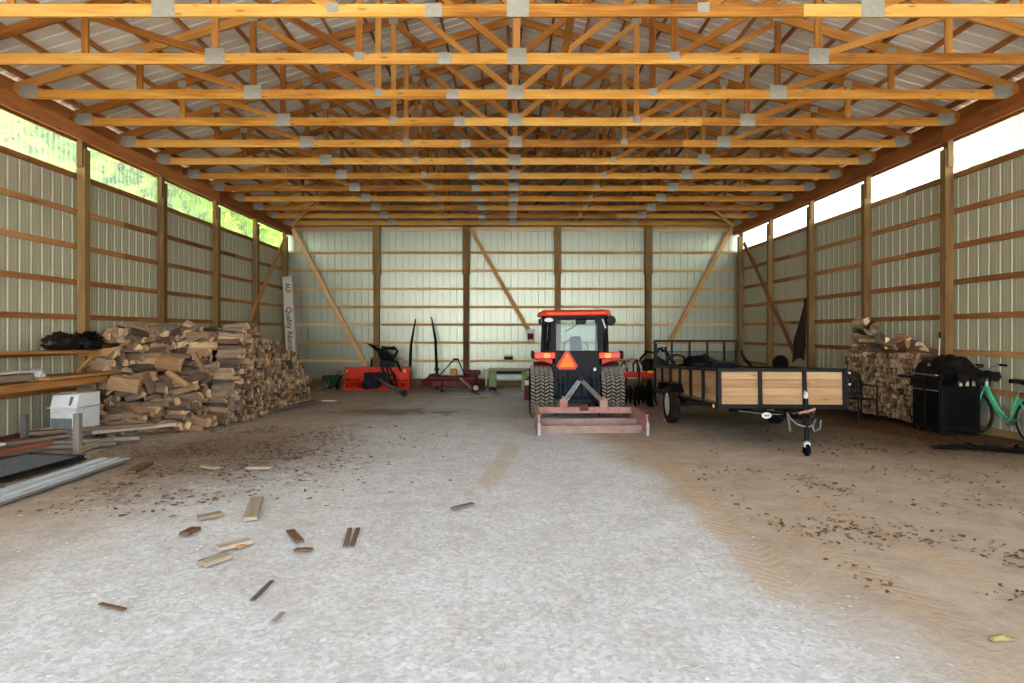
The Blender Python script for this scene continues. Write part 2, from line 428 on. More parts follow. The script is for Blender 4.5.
# floor: one gently falling plane of dirt, slightly uneven
b = MB(); nx, ny = 90, 110
xs = [-45 + 37 * i / 10 for i in range(10)] + [-8 + 16.2 * i / (nx - 20) for i in range(nx - 20)] + [8.2 + 37 * (i + 1) / 10 for i in range(10)]
ys = [-40 + 40 * i / 12 for i in range(12)] + [22 * i / 85 for i in range(86)] + [22 + 33 * (i + 1) / 8 for i in range(8)]
import mathutils
def bumpz(x, y):
    if not (-7.6 < x < 7.8 and .2 < y < 20.9): return 0
    return .014 * (mathutils.noise.noise(Vector((x * .9, y * .9, 0))) + .5 * mathutils.noise.noise(Vector((x * 2.6, y * 2.6, 3)))) - .008
vs = [(x, y, zf(y) + bumpz(x, y)) for y in ys for x in xs]
n = len(xs)
b.add(vs, [(j * n + i, j * n + i + 1, (j + 1) * n + i + 1, (j + 1) * n + i) for j in range(len(ys) - 1) for i in range(n - 1)])
struct(b.build('floor', M['floor'], smooth=True))

def ribbed(name, mat, along, a0, a1, fixed, lo, hi, out, pitch=.2286, rib=.014):
    """pole-barn sheet: flats with small trapezoid ribs standing outward; along = 'x' or 'y'"""
    prof = []
    k = 0; p = a0
    while p < a1:
        for d, h in ((0, 0), (.012, rib), (.034, rib), (.046, 0)):
            if p + d < a1: prof.append((p + d, h))
        for d in (.105, .165):                                   # two minor stiffening lines in the flat
            if p + d + .014 < a1: prof += [(p + d, 0), (p + d + .005, .003), (p + d + .009, .003), (p + d + .014, 0)]
        p += pitch
    prof.append((a1, 0))
    vs = []
    for q, h in prof:
        for z in (lo, hi):
            zz = z(q) if callable(z) else z
            vs.append((fixed + out * h, q, zz) if along == 'y' else (q, fixed + out * h, zz))
    b = MB().add(vs, [(2 * i, 2 * i + 2, 2 * i + 3, 2 * i + 1) for i in range(len(prof) - 1)])
    return struct(b.build(name, mat))

XL, XR = XC - 7.62, XC + 7.62
ribbed('wall_left', M['wallmetal'], 'y', YB0, YB1, XL, -.28, 4.40, -1)
ribbed('wall_right', M['wallmetal'], 'y', YB0, YB1, XR, -.28, 4.40, 1)
roofz = lambda q: ztc(abs(q - XC)) + .075 + .09
ribbed('wall_back', M['backmetal'], 'x', XL, XR, YB1, -.28, roofz, 1)
ribbed('wall_front', M['backmetal'], 'x', XL, XR, YB0, 4.95, roofz, -1)

# roof sheets
prof = []; p = YB0 - .3
while p < YB1 + .3:
    prof += [(p, 0), (p + .012, .02), (p + .034, .02), (p + .046, 0)]
    p += .2286
vs = []
for q, h in prof:
    for u in (-8.2, 0, 8.2):
        vs.append((XC + u, q, roofz(XC + u) + h))
fs = []
for i in range(len(prof) - 1):
    for k in (0, 1): fs.append((3 * i + k, 3 * i + k + 1, 3 * i + k + 4, 3 * i + k + 3))
struct(MB().add(vs, fs).build('ceiling', M['roofmetal']))

# skirt boards at the foot of the walls
for nm, c, d, m in (('baseboard_left', (XC - 7.59, 9.25, -.08), (.04, 23.3, .36), 'skirtred'), ('baseboard_right', (XC + 7.59, 9.25, -.06), (.04, 23.3, .36), 'skirt'), ('baseboard_back', (XC, 20.89, -.09), (15.1, .04, .36), 'skirt')):
    struct(MB().box(c, d).build(nm, M[m]))

for k_, sx in enumerate((-1, 1)):                                 # eave boards closing the gap above the outer headers
    struct(MB().box((XC + sx * 7.632, (YB0 + YB1) / 2, 5.215), (.03, YB1 - YB0, .50)).build('trim_%d' % (k_ + 1), M['beam']))
# translucent clerestory: one panel per bay, ribbed like the sheets
POSTY = [10.77 + 2.44 * k for k in range(5)]
edges = [YB0, .98, 3.42, 5.89, 8.33] + POSTY
wi = 1
for sx in (-1, 1):
    for k in range(len(edges) - 1):
        x = XC + sx * 7.615
        o = ribbed('window_%d' % wi, M['fibreglass'], 'y', edges[k] + .002, edges[k + 1] - .002, x, 4.38, 5.0, sx, pitch=.12, rib=.006)
        wi += 1

# ------------------------------------------------------------------ posts, girts, headers
ORD = ['first', 'second', 'third', 'fourth', 'fifth', 'sixth', 'seventh', 'eighth', 'ninth', 'tenth', 'eleventh', 'twelfth', 'thirteenth', 'fourteenth']
SIDE = {-1: 'green-lit', 1: 'white-lit'}
post_notes = {-1: ['standing behind the black bags on the shelf', 'rising behind the middle of the big woodpile', 'behind the highest corner of the big woodpile', 'beside the slanting brace near the leaning carton', 'in the corner behind the leaning carton'],
              1: ['standing behind the black grill', 'behind the small woodpile', 'with the dark brown cloth hanging from it', 'with the slanting brace crossing it', 'in the corner behind the trailer gate']}
for sx in (-1, 1):
    for k, y in enumerate(POSTY):
        x = XC + sx * 7.495
        r = thing('wall_post', 'square timber post of the %s wall %s' % (SIDE[sx], post_notes[sx][k]), 'post', (x, y - (.1 if k == 4 else 0), zf(y)))
        lo = -.1; h = 5.16 - zf(y)
        MB().box((0, 0, (h - .35 + lo) / 2), (.14, .14, h - .35 - lo)).build('shaft', M['post'], r)
        # notched top: the inner half is cut away and the header sits in front of it
        MB().box((sx * .03, 0, h - .19), (.08, .14, .36)).build('notched_top', M['post'], r)
        if k < 4: MB().box((-sx * .0, -.09, h - .42), (.1, .038, .5)).build('scab_block', M['post'], r)
for k, (px, note) in enumerate(((376, 'behind the red snow blower'), (466, 'behind the dark red mower deck'), (558, 'behind the tractor cab'), (649, 'between tractor and trailer gate'))):
    x = (px - VX) / FPX * 20.72
    r = thing('wall_post', 'square timber post of the back wall ' + note, 'post', (x, 20.80, -.2))
    MB().box((0, 0, 2.7), (.19 if k < 3 else .2, .14, 5.4)).build('lower_shaft', M['post'], r)
    MB().box((0, -.002, 4.62), (.24, .15, 1.66)).build('doubled_top', M['post'], r)
for sx in (-1, 1):
    for j, z in enumerate(GZ):
        x = XC + sx * 7.588
        d = 'topmost girt under the %s clerestory panels' % ('green' if sx < 0 else 'white') if j == 6 else '%s horizontal girt up from the dirt on the %s wall' % (ORD[j], SIDE[sx])
        o = MB()
        cuts = [YB0, 2.2, 7.1, 12.0, 16.9, 20.85]
        r = thing('wall_girt', d, 'girt', (x, YB0, z))
        for a, c in zip(cuts, cuts[1:]):
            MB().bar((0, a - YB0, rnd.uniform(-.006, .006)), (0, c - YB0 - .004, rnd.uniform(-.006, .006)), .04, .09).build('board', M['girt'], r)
for j, z in enumerate(GZ + [5.10]):
    d = 'topmost pale girt of the back wall just under the trusses' if j == 7 else '%s horizontal girt up from the dirt on the back wall' % ORD[j]
    r = thing('wall_girt', d, 'girt', (XC, 20.895, z))
    for a, c in ((-7.5, -4.4), (-4.4, 1.6), (1.6, 7.5)):
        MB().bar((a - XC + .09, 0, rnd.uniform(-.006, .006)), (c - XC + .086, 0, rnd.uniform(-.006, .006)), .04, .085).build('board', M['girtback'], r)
for sx in (-1, 1):
    nm = 'green' if sx < 0 else 'white'
    r = thing('header_beam', 'deep inner header beam carrying the trusses along the %s-lit wall' % nm, 'beam', (XC + sx * 7.445, YB0, 5.06))
    for a, c in ((0, 4.1), (4.1, 8.3), (8.3, 13.17), (13.17, 18.05), (18.05, 23.3)):
        MB().bar((0, a, 0), (0, c - .004, 0), .04, .25).build('plank', M['beam'], r)
    r = thing('header_beam', 'outer header plank along the top of the %s panels' % nm, 'beam', (XC + sx * 7.588, YB0, 5.05))
    for a, c in ((0, 6.6), (6.6, 13), (13, 18.1), (18.1, 23.3)):
        MB().bar((0, a, 0), (0, c - .004, 0), .038, .24).build('plank', M['girt'], r)

# slanting braces
def brace(name_label, a, b_, w=.038, h=.14, up=(0, 1, 0), m='girtback'):
    r = thing('slanting_brace', name_label, 'brace', a)
    d = Vector(b_) - Vector(a)
    MB().bar((0, 0, 0), d, w, h, up).build('board', M[m], r)
    nb = MB()
    for t in (.03, .97):
        for q in (-.02, .02): nb.lathe([(.006, 0), (.006, .006)], d * t + Vector((q, -.022 if up[1] else 0, 0)), 'y', 6)
    nb.build('nail_head', M['black'], r)
YW = 20.70
def onback(px, py): return P(px, py, YW)
def wallbrace(label, a, c, m='girtback'):
    """flat board 140 mm wide lying against the wall plane"""
    a, c = Vector(a), Vector(c)
    r = thing('slanting_brace', label, 'brace', a)
    nrm = Vector((0, 1, 0)) if abs(a.y - c.y) < .3 else Vector((1, 0, 0))
    d = c - a
    MB().bar((0, 0, 0), d, .13, .038, nrm).build('board', M[m], r)
    nb = MB()
    for t in (.03, .5, .97):
        nb.lathe([(.008, 0), (.008, .012)], d * t - Vector(nrm) * .03 * (1 if nrm.y else (1 if a.x > 0 else -1)), 'y' if nrm.y else 'x', 6)
    nb.build('nail_head', M['black'], r)
wallbrace('slanting brace on the back wall reaching down to the red snow blower', onback(293, 229), onback(366, 366))
wallbrace('slanting brace on the back wall with the white bucket at its foot', onback(470, 228), onback(530, 333))
wallbrace('slanting brace on the back wall beside the trailer gate', onback(731, 230), onback(668, 346))
XLB, XRB = XC - 7.40, XC + 7.40
def onside(px, py, x):
    y = x * FPX / (px - VX); return Vector((x, y, EZ - (py - VY) / FPX * y))
wallbrace('slanting brace on the green-lit wall behind the woodpile', onside(285, 238, XLB), onside(251, 318, XLB), 'girt')
wallbrace('slanting brace on the white-lit wall behind the trailer', onside(744, 243, XRB), onside(794, 352, XRB), 'girt')

# ------------------------------------------------------------------ roof trusses
NODES = [2.08, 3.98, 5.70]
def make_truss(label):
    r = thing('roof_truss', label, 'truss', (XC, 6.97, 5.25), group='roof trusses across the shed')
    H = .14; T = .038
    for a, c in ((-7.56, -.952), (-.948, 3.2), (3.204, 7.56)):
        MB().bar((a, 0, 0), (c, 0, 0), T, H).build('bottom_chord', M['chord'], r)
    zt = lambda u: ztc(u) - 5.25
    for s in (-1, 1):
        MB().bar((s * 8.05, 0, zt(8.05)), (s * .0, 0, zt(0)), T, H).build('top_chord', M['truss'], r)
        for u in NODES:
            MB().bar((s * u, 0, .07), (s * u, 0, zt(u) - .06), T, .088, (1, 0, 0)).build('web', M['truss'], r)
        prev = 0
        for u in NODES:                                          # each diagonal climbs outward to the top of the next upright
            MB().bar((s * (prev + .05), 0, .05), (s * (u - .06), 0, zt(u) - .10), T, .088).build('web', M['truss'], r)
            prev = u
    MB().bar((0, 0, .07), (0, 0, zt(0) - .06), T, .088, (1, 0, 0)).build('web', M['truss'], r)
    def plate(x, z, w, h):
        b = MB().box((x, -T / 2 - .002, z), (w, .003, h))
        nn = MB()
        b.build('gusset_plate', M['plate'], r)
    plate(0, .03, .25, .21)
    plate(-.95, 0, .19, .15)
    for s in (-1, 1):
        plate(s * 2.08, .03, .13, .11); plate(s * 3.98, .03, .26, .21); plate(s * 7.38, .04, .27, .2)
        plate(s * 5.70, zt(5.7) - .02, .14, .11); plate(s * 3.98, zt(3.98) - .02, .16, .12); plate(s * 2.08, zt(2.08) - .02, .16, .12)
    plate(0, zt(0) - .08, .24, .18)
    return r
NTR = 12
TY = [6.97 + 1.22 * k for k in range(NTR)]
tlab = ['roof truss cropped by the top edge of the photo, first from the opening'] + ['%s roof truss counted in from the opening' % ORD[k] for k in range(1, 11)] + ['last roof truss close to the back wall']
t0 = make_truss(tlab[0])
for k in range(1, NTR):
    dup(t0, tlab[k], loc=(XC + rnd.uniform(-.012, .012), TY[k], 5.25))
# gable truss bottom chord on the back wall
r = thing('gable_chord', 'horizontal chord closing the gable along the top of the back wall', 'beam', (XC, 20.83, 5.27))
for a, c in ((-7.5, -1.5), (-1.5, 4.6), (4.6, 7.5)):
    MB().bar((a, 0, 0), (c - .004, 0, 0), .038, .14).build('plank', M['truss'], r)

# purlins on edge over the trusses
npur = 14
for s in (-1, 1):
    for k in range(npur):
        u = .12 + k * .61
        if u > 8.1: break
        up = Vector((s * PITCH, 0, 1)).normalized()
        z = ztc(u) + .075 + .043
        lab = 'roof purlin next to the ridge on the %s-lit side' % ('green' if s < 0 else 'white') if k == 0 else '%s roof purlin down from the ridge on the %s-lit side' % (ORD[k], 'green' if s < 0 else 'white')
        o = MB().bar((0, 0, 0), (0, YB1 - YB0 - .1, 0), .038, .086, up).build('roof_purlin', M['purlin'])
        o.location = (XC + s * u, YB0 + .05, z)
        tag(o, lab, 'purlin', 'purlins under the roof sheets')
# boards lying along the tops of the bottom chords, tying the trusses together
for x, y0, y1, lab in ((.72, 6.6, 12.9, 'long tie board running over the chords near the middle of the roof'),):
    o = MB().bar((0, 0, 0), (0, y1 - y0, 0), .09, .038).build('tie_board', M['chord']); o.location = (x, y0, 5.345)
    tag(o, lab, 'board')
for sx, px0, py0, px1, py1, y0, y1, lab in ((-1, 318, 197, 292, 226, 17.2, 20.2, 'short brace in pale wood as if sunlit between the last trusses near the green-lit corner'), (1, 700, 197, 733, 226, 17.2, 20.2, 'short brace in pale wood as if sunlit between the last trusses near the white-lit corner')):
    o = MB().bar(P(px0, py0, y0), P(px1, py1, y1), .038, .09).build('tie_board', M['girtback'])  # the paler pine colour stands in for light falling on these braces
    tag(o, lab, 'board')

# ------------------------------------------------------------------ trees outside, seen through the fibreglass
def crown_mesh(seed, n, rx, ry, rz):
    q = random.Random(seed); vs, fs = [], []
    lobes = [(Vector((q.uniform(-.6, .6) * rx, q.uniform(-.6, .6) * ry, q.uniform(-.55, .7) * rz)), q.uniform(.35, .6)) for _ in range(14)]
    b = MB()
    for i in range(n):
        c, s = q.choice(lobes)
        d = Vector((q.gauss(0, 1), q.gauss(0, 1), q.gauss(0, 1))).normalized() * (q.random() ** .4) * s
        p = c + Vector((d.x * rx, d.y * ry, d.z * rz))
        a = Vector((q.gauss(0, 1), q.gauss(0, 1), q.gauss(0, 1))).normalized(); e = a.cross(Vector((q.gauss(0, 1), q.gauss(0, 1), q.gauss(0, 1)))).normalized()
        w = q.uniform(.2, .42)
        b.add([p - a * w, p + e * w * .6, p + a * w, p - e * w * .6], [(0, 1, 2, 3)])
    return b
def tree(x, y, h, seed, label, group='trees outside the shed'):
    r = thing('leafy_tree', label, 'tree', (x, y, zf(y)), group=group)
    q = random.Random(seed)
    tb = MB().tube([(0, 0, -.3), (.1, 0, h * .25), (.0, .15, h * .55), (.1, 0, h * .85)], [.26, .2, .13, .04], 8)
    for k in range(5):
        z = h * (.3 + .1 * k); t = q.uniform(0, 6.28); l = h * .25
        tb.tube([(0.05, .05, z), (math.cos(t) * l * .5, math.sin(t) * l * .5, z + l * .35), (math.cos(t) * l, math.sin(t) * l, z + l * .55)], [.08, .05, .02], 6)
    tb.build('trunk', M['trunk'], r, smooth=True)
    f = crown_mesh(seed, 8500, h * .36, h * .36, h * .42).build('foliage', M['foliage'], r, loc=(0, 0, h * .55))
    return r
tl_ = [(-15.5, 15, 11), (-16.5, 20, 12), (-15.2, 24.5, 11.5), (-16.8, 29, 12.5), (-15.6, 33.5, 12), (-17.5, 38.5, 13), (-17, 44, 13.5), (-20.5, 50, 14)]
tn = ['first', 'second', 'third', 'fourth', 'fifth', 'sixth', 'seventh', 'last']
for k, (x, y, h) in enumerate(tl_):
    tree(x, y, h, 40 + k, '%s bright green tree along the outside of the green-lit wall' % tn[k])
tree(16.5, 17.5, 10.5, 61, 'pale tree outside the first white panel above the grill')
# ================================================================== TRACTOR
def arc(c, r, a0, a1, n, plane='yz', x=0):
    out = []
    for i in range(n + 1):
        t = R(a0 + (a1 - a0) * i / n)
        u, w = c[0] + r * math.cos(t), c[1] + r * math.sin(t)
        out.append((x, u, w) if plane == 'yz' else (u, x, w))
    return out
TYR = 12.5
tr_ = thing('tractor', 'orange-roofed compact cab tractor seen from behind, parked with a drag grader', 'tractor', (1.315, TYR, zf(TYR)))
def tyre(parent, name, x, y, r, w, lugs=True, rim='red'):
    b = MB()
    h = w / 2
    prof = [(r * .58, -h * .8), (r * .75, -h), (r * .9, -h * .98), (r * .965, -h * .85), (r * .975, 0), (r * .965, h * .85), (r * .9, h * .98), (r * .75, h), (r * .58, h * .8)]
    b.lathe(prof, (0, 0, 0), 'x', 40, closed=True)
    t = b.build(name, M['darkrubber'] if lugs else M['rubber'], parent, loc=(x, y, r), smooth=True)
    if lugs:
        lb = MB(); N = 44; cols = 5
        for c in range(cols):
            cx = (c - (cols - 1) / 2) * w * .192
            for k in range(N):
                a = 2 * math.pi * (k + (.5 if c % 2 else 0)) / N
                rr = r * .985
                m = Matrix.Translation((cx, 0, 0)) @ Matrix.Rotation(a, 4, 'X') @ Matrix.Translation((0, 0, rr))
                sk = .5 if c % 2 else -.5
                pts = [(-w * .085, -r * .05 - sk * .02), (w * .085, -r * .05 + sk * .055), (w * .085, r * .03 + sk * .055), (-w * .085, r * .03 - sk * .02)]
                vs = [m @ Vector((p[0], p[1], -.012)) for p in pts] + [m @ Vector((p[0] * .9, p[1] * .9, .014)) for p in pts]
                lb.add(vs, [(4, 5, 6, 7), (0, 1, 5, 4), (1, 2, 6, 5), (2, 3, 7, 6), (3, 0, 4, 7)])
        lb.build('tread_lug_pattern', M['mudrubber'], t)
    rb = MB().lathe([(r * .6, -h * .75), (r * .6, -h * .55), (r * .45, -h * .3), (.07, -h * .3), (.07, h * .3), (r * .45, h * .3), (r * .6, h * .55), (r * .6, h * .75), (r * .56, h * .75), (r * .56, -h * .75)], (0, 0, 0), 'x', 24, closed=True)
    rb.build('rim', M[rim], t, smooth=True)
    return t
for s in (-1, 1):
    tyre(tr_, 'rear_tyre', s * .69, 0, .505, .47)
    tyre(tr_, 'front_tyre', s * .60, 1.72, .33, .26, rim='red')
# chassis, rear axle, hood
b = MB(); b.box((0, .9, .5), (.34, 2.2, .34)); b.box((0, 0, .5), (.95, .3, .3)); b.box((0, 1.72, .36), (1.0, .14, .14))
b.box((0, -.22, .62), (.5, .3, .4))
b.build('chassis', M['bluegrey'], tr_, bevel=.02)
hood = [(.75, .62), (2.35, .62), (2.42, .75), (2.4, 1.0), (2.2, 1.1), (.75, 1.22)]
MB().prism(hood, 'x', -.3, .3).build('hood', M['red'], tr_, bevel=.05, seg=2)
b = MB()
for k in range(5): b.box((0, 2.42, .7 + .06 * k), (.42, .012, .03))
b.build('front_grille', M['black'], tr_)
# fenders: curved over each tyre, red shoulders with black top
for s in (-1, 1):
    vs, fs = [], []
    N = 12
    for i in range(N + 1):
        a = R(64 + 100 * i / N)
        for rr, xx in ((.575, .43), (.575, .84), (.60, .84), (.60, .43)):
            vs.append((s * xx, -math.cos(a) * rr * 1.0, .5 + math.sin(a) * rr))
    for i in range(N):
        for k in range(4): fs.append((4 * i + k, 4 * i + (k + 1) % 4, 4 * i + 4 + (k + 1) % 4, 4 * i + 4 + k))
    fs += [(0, 1, 2, 3), (4 * N, 4 * N + 3, 4 * N + 2, 4 * N + 1)]
    MB().add(vs, fs).build('fender', M['darkred'], tr_)
    # shoulder block between fender and light
    MB().prism([(s * .42, 1.04), (s * .86, 1.17), (s * .86, 1.24), (s * .42, 1.24)] if s > 0 else [(-.42, 1.04), (-.42, 1.24), (-.86, 1.24), (-.86, 1.17)], 'y', -.36, -.05).build('fender_shoulder', M['red'], tr_, bevel=.015)
    lp = MB().box((s * .63, -.385, 1.235), (.42, .07, .13)).build('tail_light', M['lensred'], tr_, bevel=.02, seg=2)
    MB().box((s * .59, -.425, 1.235), (.13, .016, .1)).build('amber_lens', M['amber'], lp, bevel=.006)
    MB().box((s * .87, -.30, 1.25), (.07, .2, .16)).build('lamp_guard', M['blacksatin'], tr_, bevel=.02)
# black rear panel under the glass
b = MB().prism([(-.44, .78), (.44, .78), (.5, 1.02), (.5, 1.3), (-.5, 1.3), (-.5, 1.02)], 'y', -.36, -.1)
b.build('rear_panel', M['blacksatin'], tr_, bevel=.015)
# slow moving vehicle sign
def tri(cx, cz, w, h, cut):
    return [(cx - w / 2 + cut, cz), (cx + w / 2 - cut, cz), (cx + w / 2, cz + cut * 1.3), (cx + cut * .6, cz + h), (cx - cut * .6, cz + h), (cx - w / 2, cz + cut * 1.3)]
sg = MB().prism(tri(-.205, .965, .42, .36, .055), 'y', -.44, -.425).build('slow_vehicle_sign', M['smvred'], tr_)
MB().prism(tri(-.205, 1.01, .30, .27, .012), 'y', -.447, -.4395).build('orange_triangle', M['smv'], sg)
MB().bar((-.215, -.43, 1.1), (-.215, -.36, 1.1), .06, .2).build('sign_bracket', M['black'], tr_)
# cab frame
cab = MB()
for s in (-1, 1):
    cab.bar((s * .47, -.33, 1.28), (s * .46, -.24, 2.04), .11, .09, (0, 1, 0))
    cab.bar((s * .66, .12, 1.2), (s * .63, .12, 2.04), .07, .09, (0, 1, 0))
    cab.bar((s * .56, .98, 1.15), (s * .55, .82, 2.04), .06, .08, (0, 1, 0))
    cab.bar((s * .45, -.24, 2.02), (s * .55, .84, 2.02), .06, .06)
    cab.bar((s * .48, -.3, 1.26), (s * .58, .98, 1.16), .06, .1)
    cab.tube([(s * .53, -.16, 2.0), (s * .60, -.12, 1.8), (s * .62, -.1, 1.55), (s * .57, -.14, 1.3)], .035, 8)
cab.bar((-.48, -.27, 2.0), (.48, -.27, 2.0), .05, .1); cab.bar((-.5, -.33, 1.3), (.5, -.33, 1.3), .05, .06)
cab.bar((-.56, .84, 2.02), (.56, .84, 2.02), .06, .06)
cab.build('cab_frame', M['blacksatin'], tr_, bevel=.012)
# roof
rf = MB(); ring = []
for z, gx, gy0, gy1 in ((2.01, .67, -.42, 1.15), (2.025, .695, -.46, 1.2), (2.09, .69, -.455, 1.18), (2.13, .64, -.36, 1.05)):
    ring.append((z, gx, gy0, gy1))
vs, fs = [], []
for z, gx, g0, g1 in ring:
    for k in range(8):
        cx, cy = [(-1, 0), (-.8, -1), (.8, -1), (1, 0), (1, .0), (.8, 1), (-.8, 1), (-1, .0)][k], 0
    pts = [(-gx, g0 + .12), (-gx + .12, g0), (gx - .12, g0), (gx, g0 + .12), (gx, g1 - .15), (gx - .15, g1), (-gx + .15, g1), (-gx, g1 - .15)]
    vs += [(p[0] - .03, p[1], z + (.012 if p[1] > .5 else 0) + .012 * p[0]) for p in pts]
for i in range(3):
    for k in range(8): fs.append((8 * i + k, 8 * i + (k + 1) % 8, 8 * i + 8 + (k + 1) % 8, 8 * i + 8 + k))
fs += [tuple(range(8))[::-1], tuple(range(24, 32))]
MB().add(vs, fs).build('cab_roof', M['orange'], tr_, smooth=True, bevel=.01)
MB().box((0, .3, 1.985), (1.18, 1.2, .06)).build('roof_lining', M['blacksatin'], tr_, bevel=.015)
# glass
g = MB().add([(-.42, -.3, 1.32), (.42, -.3, 1.32), (.41, -.235, 1.98), (-.41, -.235, 1.98)], [(0, 1, 2, 3)]); g.build('rear_window', M['glass'], tr_)
g = MB().add([(-.53, .95, 1.2), (.53, .95, 1.2), (.52, .84, 2.0), (-.52, .84, 2.0)], [(0, 1, 2, 3)]); g.build('windscreen', M['glass'], tr_)
for s in (-1, 1):
    g = MB().add([(s * .63, .14, 1.22), (s * .57, .94, 1.2), (s * .55, .84, 1.98), (s * .62, .14, 2.0)], [(0, 1, 2, 3)]); g.build('door_window', M['glass'], tr_)
    g = MB().add([(s * .51, -.28, 1.3), (s * .645, .1, 1.26), (s * .63, .1, 2.0), (s * .5, -.22, 1.99)], [(0, 1, 2, 3)]); g.build('quarter_window', M['glass'], tr_)
# wiper and its motor
wp = MB().box((.08, -.265, 1.9), (.2, .05, .1)).build('wiper_motor', M['blacksatin'], tr_, bevel=.015)
MB().tube([(.05, -.29, 1.87), (-.1, -.31, 1.78), (-.24, -.315, 1.7)], .008, 6).build('wiper_arm', M['black'], wp)
# seat, steering wheel, levers
sb = MB(); sb.box((.02, .1, 1.3), (.22, .12, .62), (R(-8), 0, 0)); sb.box((.02, .3, 1.02), (.44, .44, .14)); sb.build('seat', M['blacksatin'], tr_, bevel=.04, seg=2)
sw = MB(); pts = [(.02 + .19 * math.cos(t * .3142), .72 + .08 * math.sin(t * .3142), 1.37 + .17 * math.sin(t * .3142)) for t in range(21)]
sw.tube(pts, .014, 6, caps=False); sw.tube([(.02, .72, 1.37), (.02, .9, 1.1)], .025, 6); sw.build('steering_wheel', M['blacksatin'], tr_)
MB().tube([(.3, .25, 1.25), (.27, .2, 1.42), (.22, .18, 1.48)], .014, 6).build('lever', M['blacksatin'], tr_)
# lamps and mirrors under the roof corners
wl_ = MB().lathe([(.02, .03), (.075, .02), (.085, -.02), (.07, -.05)], (0, 0, 0), 'y', 16).build('work_light', M['whiteplastic'], tr_, smooth=True, loc=(-.56, -.40, 1.93)); wl_.scale = (1.15, 1, .55)
mr_ = MB().lathe([(.02, .04), (.09, .02), (.1, -.02), (.085, -.04)], (.66, -.34, 1.92), 'y', 16).build('round_mirror', M['blacksatin'], tr_, smooth=True)
MB().tube([(.6, -.2, 2.0), (.66, -.32, 1.98), (.66, -.34, 1.93)], .014, 6).build('mirror_arm', M['black'], tr_)
MB().tube([(-.55, -.2, 2.0), (-.68, -.3, 1.99), (-.72, -.33, 1.93)], .014, 6).build('lamp_arm', M['black'], tr_)
b = MB().box((-.73, -.34, 1.9), (.06, .05, .1)).build('turn_signal', M['blacksatin'], tr_, bevel=.01)
b = MB().box((.53, -.32, 1.86), (.04, .04, .2), (0, R(-20), 0)).build('chrome_handle', M['steel'], tr_, bevel=.01)
# three-point hitch
hi = MB()
for s in (-1, 1):
    hi.bar((s * .3, -.2, .42), (s * .38, -.98, .36), .04, .08)
    hi.tube([(s * .34, -.6, .42), (s * .32, -.35, .86)], .03, 8)
    hi.bar((s * .32, -.2, .86), (s * .32, -.42, .88), .05, .07)
    hi.tube([(s * .22, -.35, .45), (s * .22, -.34, .82)], .045, 8)
    hi.box((s * .14, -.4, .6), (.08, .1, .3)); hi.box((s * .42, -.3, .62), (.09, .14, .3))
hi.tube([(0, -.3, .78), (-.02, -.95, .74)], .03, 8); hi.tube([(0, -.3, .5), (0, -.52, .5)], .06, 10)
hi.box((0, -.38, .72), (.16, .1, .14)); hi.box((0, -.34, .34), (.5, .12, .08))
hi.build('hitch_arm', M['bluegrey'], tr_, bevel=.006)
for k, (x, z) in enumerate(((-.42, .88), (-.35, .9), (-.28, .88), (-.2, .9), (.12, .9), (.28, .9), (.4, .88))):
    MB().tube([(x, -.33, z), (x, -.4, z + .01), (x + .01, -.42, z - .12), (x + .02, -.36, z - .3)], .013, 6).build('hydraulic_hose', M['bluegrey'], tr_)
MB().lathe([(.03, 0), (.03, .05), (.015, .06)], (.34, -.4, .94), 'z', 10).build('hitch_knob', M['whiteplastic'], tr_)

# ------------------------------------------------------------------ drag grader behind it
gr = thing('land_grader', 'worn pink-red drag grader with two cross blades hitched behind the tractor', 'grader', (1.315, 10.45, zf(10.45)))
zl = .015
for s, x0 in ((-1, -.855), (1, .86)):
    poly = [(-.66, .0), (-.62, .0), (.66, 0), (.72, .1), (.72, .31), (-.60, .31), (-.66, .22)]
    sp = MB().prism([(p, q + zl) for p, q in poly], 'x', x0 - .014, x0 + .014).build('side_plate', M['scraper'], gr, bevel=.004)
    MB().bar((x0, -.63, zl + .012), (x0, .66, zl + .012), .05, .03).build('runner', M['scrapergrey'], sp)
    MB().box((x0, -.655, zl + .1), (.045, .03, .2)).build('worn_nose', M['steel'], sp)
    MB().bar((x0, -.60, zl + .315), (x0, .72, zl + .315), .06, .014).build('top_flange', M['scraper'], sp)
MB().bar((-.86, .62, zl + .25), (.86, .62, zl + .25), .1, .11).build('top_beam', M['scraper'], gr, bevel=.006)
MB().bar((-.84, .13, .10), (.845, .2, .10), .03, .16, (0, -.35, 1)).build('cross_blade', M['scrapergrey'], gr)
MB().bar((-.84, -.34, .06), (.845, -.26, .06), .03, .14, (0, -.35, 1)).build('cross_blade', M['scrapergrey'], gr)
for s in (-1, 1):
    b = MB().box((s * .36, .66, zl + .37), (.14, .1, .14)); b.box((s * .36, .66, zl + .45), (.04, .12, .08))
    b.build('hitch_bracket', M['scraper'], gr, bevel=.008)
    MB().bar((s * .36, .66, zl + .4), (s * .03, 1.12, .76), .05, .02, (0, 1, 0)).build('mast_arm', M['steel'], gr)
    MB().bar((s * .30, .66, zl + .4), (s * .0, 1.10, .74), .03, .02, (0, 1, 0)).build('mast_arm', M['steel'], gr)
b = MB().box((0, .565, zl + .29), (.16, .04, .1)); b.build('centre_lug', M['darkred'], gr, bevel=.01)
MB().box((0, 1.12, .76), (.1, .06, .14)).build('mast_head', M['bluegrey'], gr, bevel=.01)

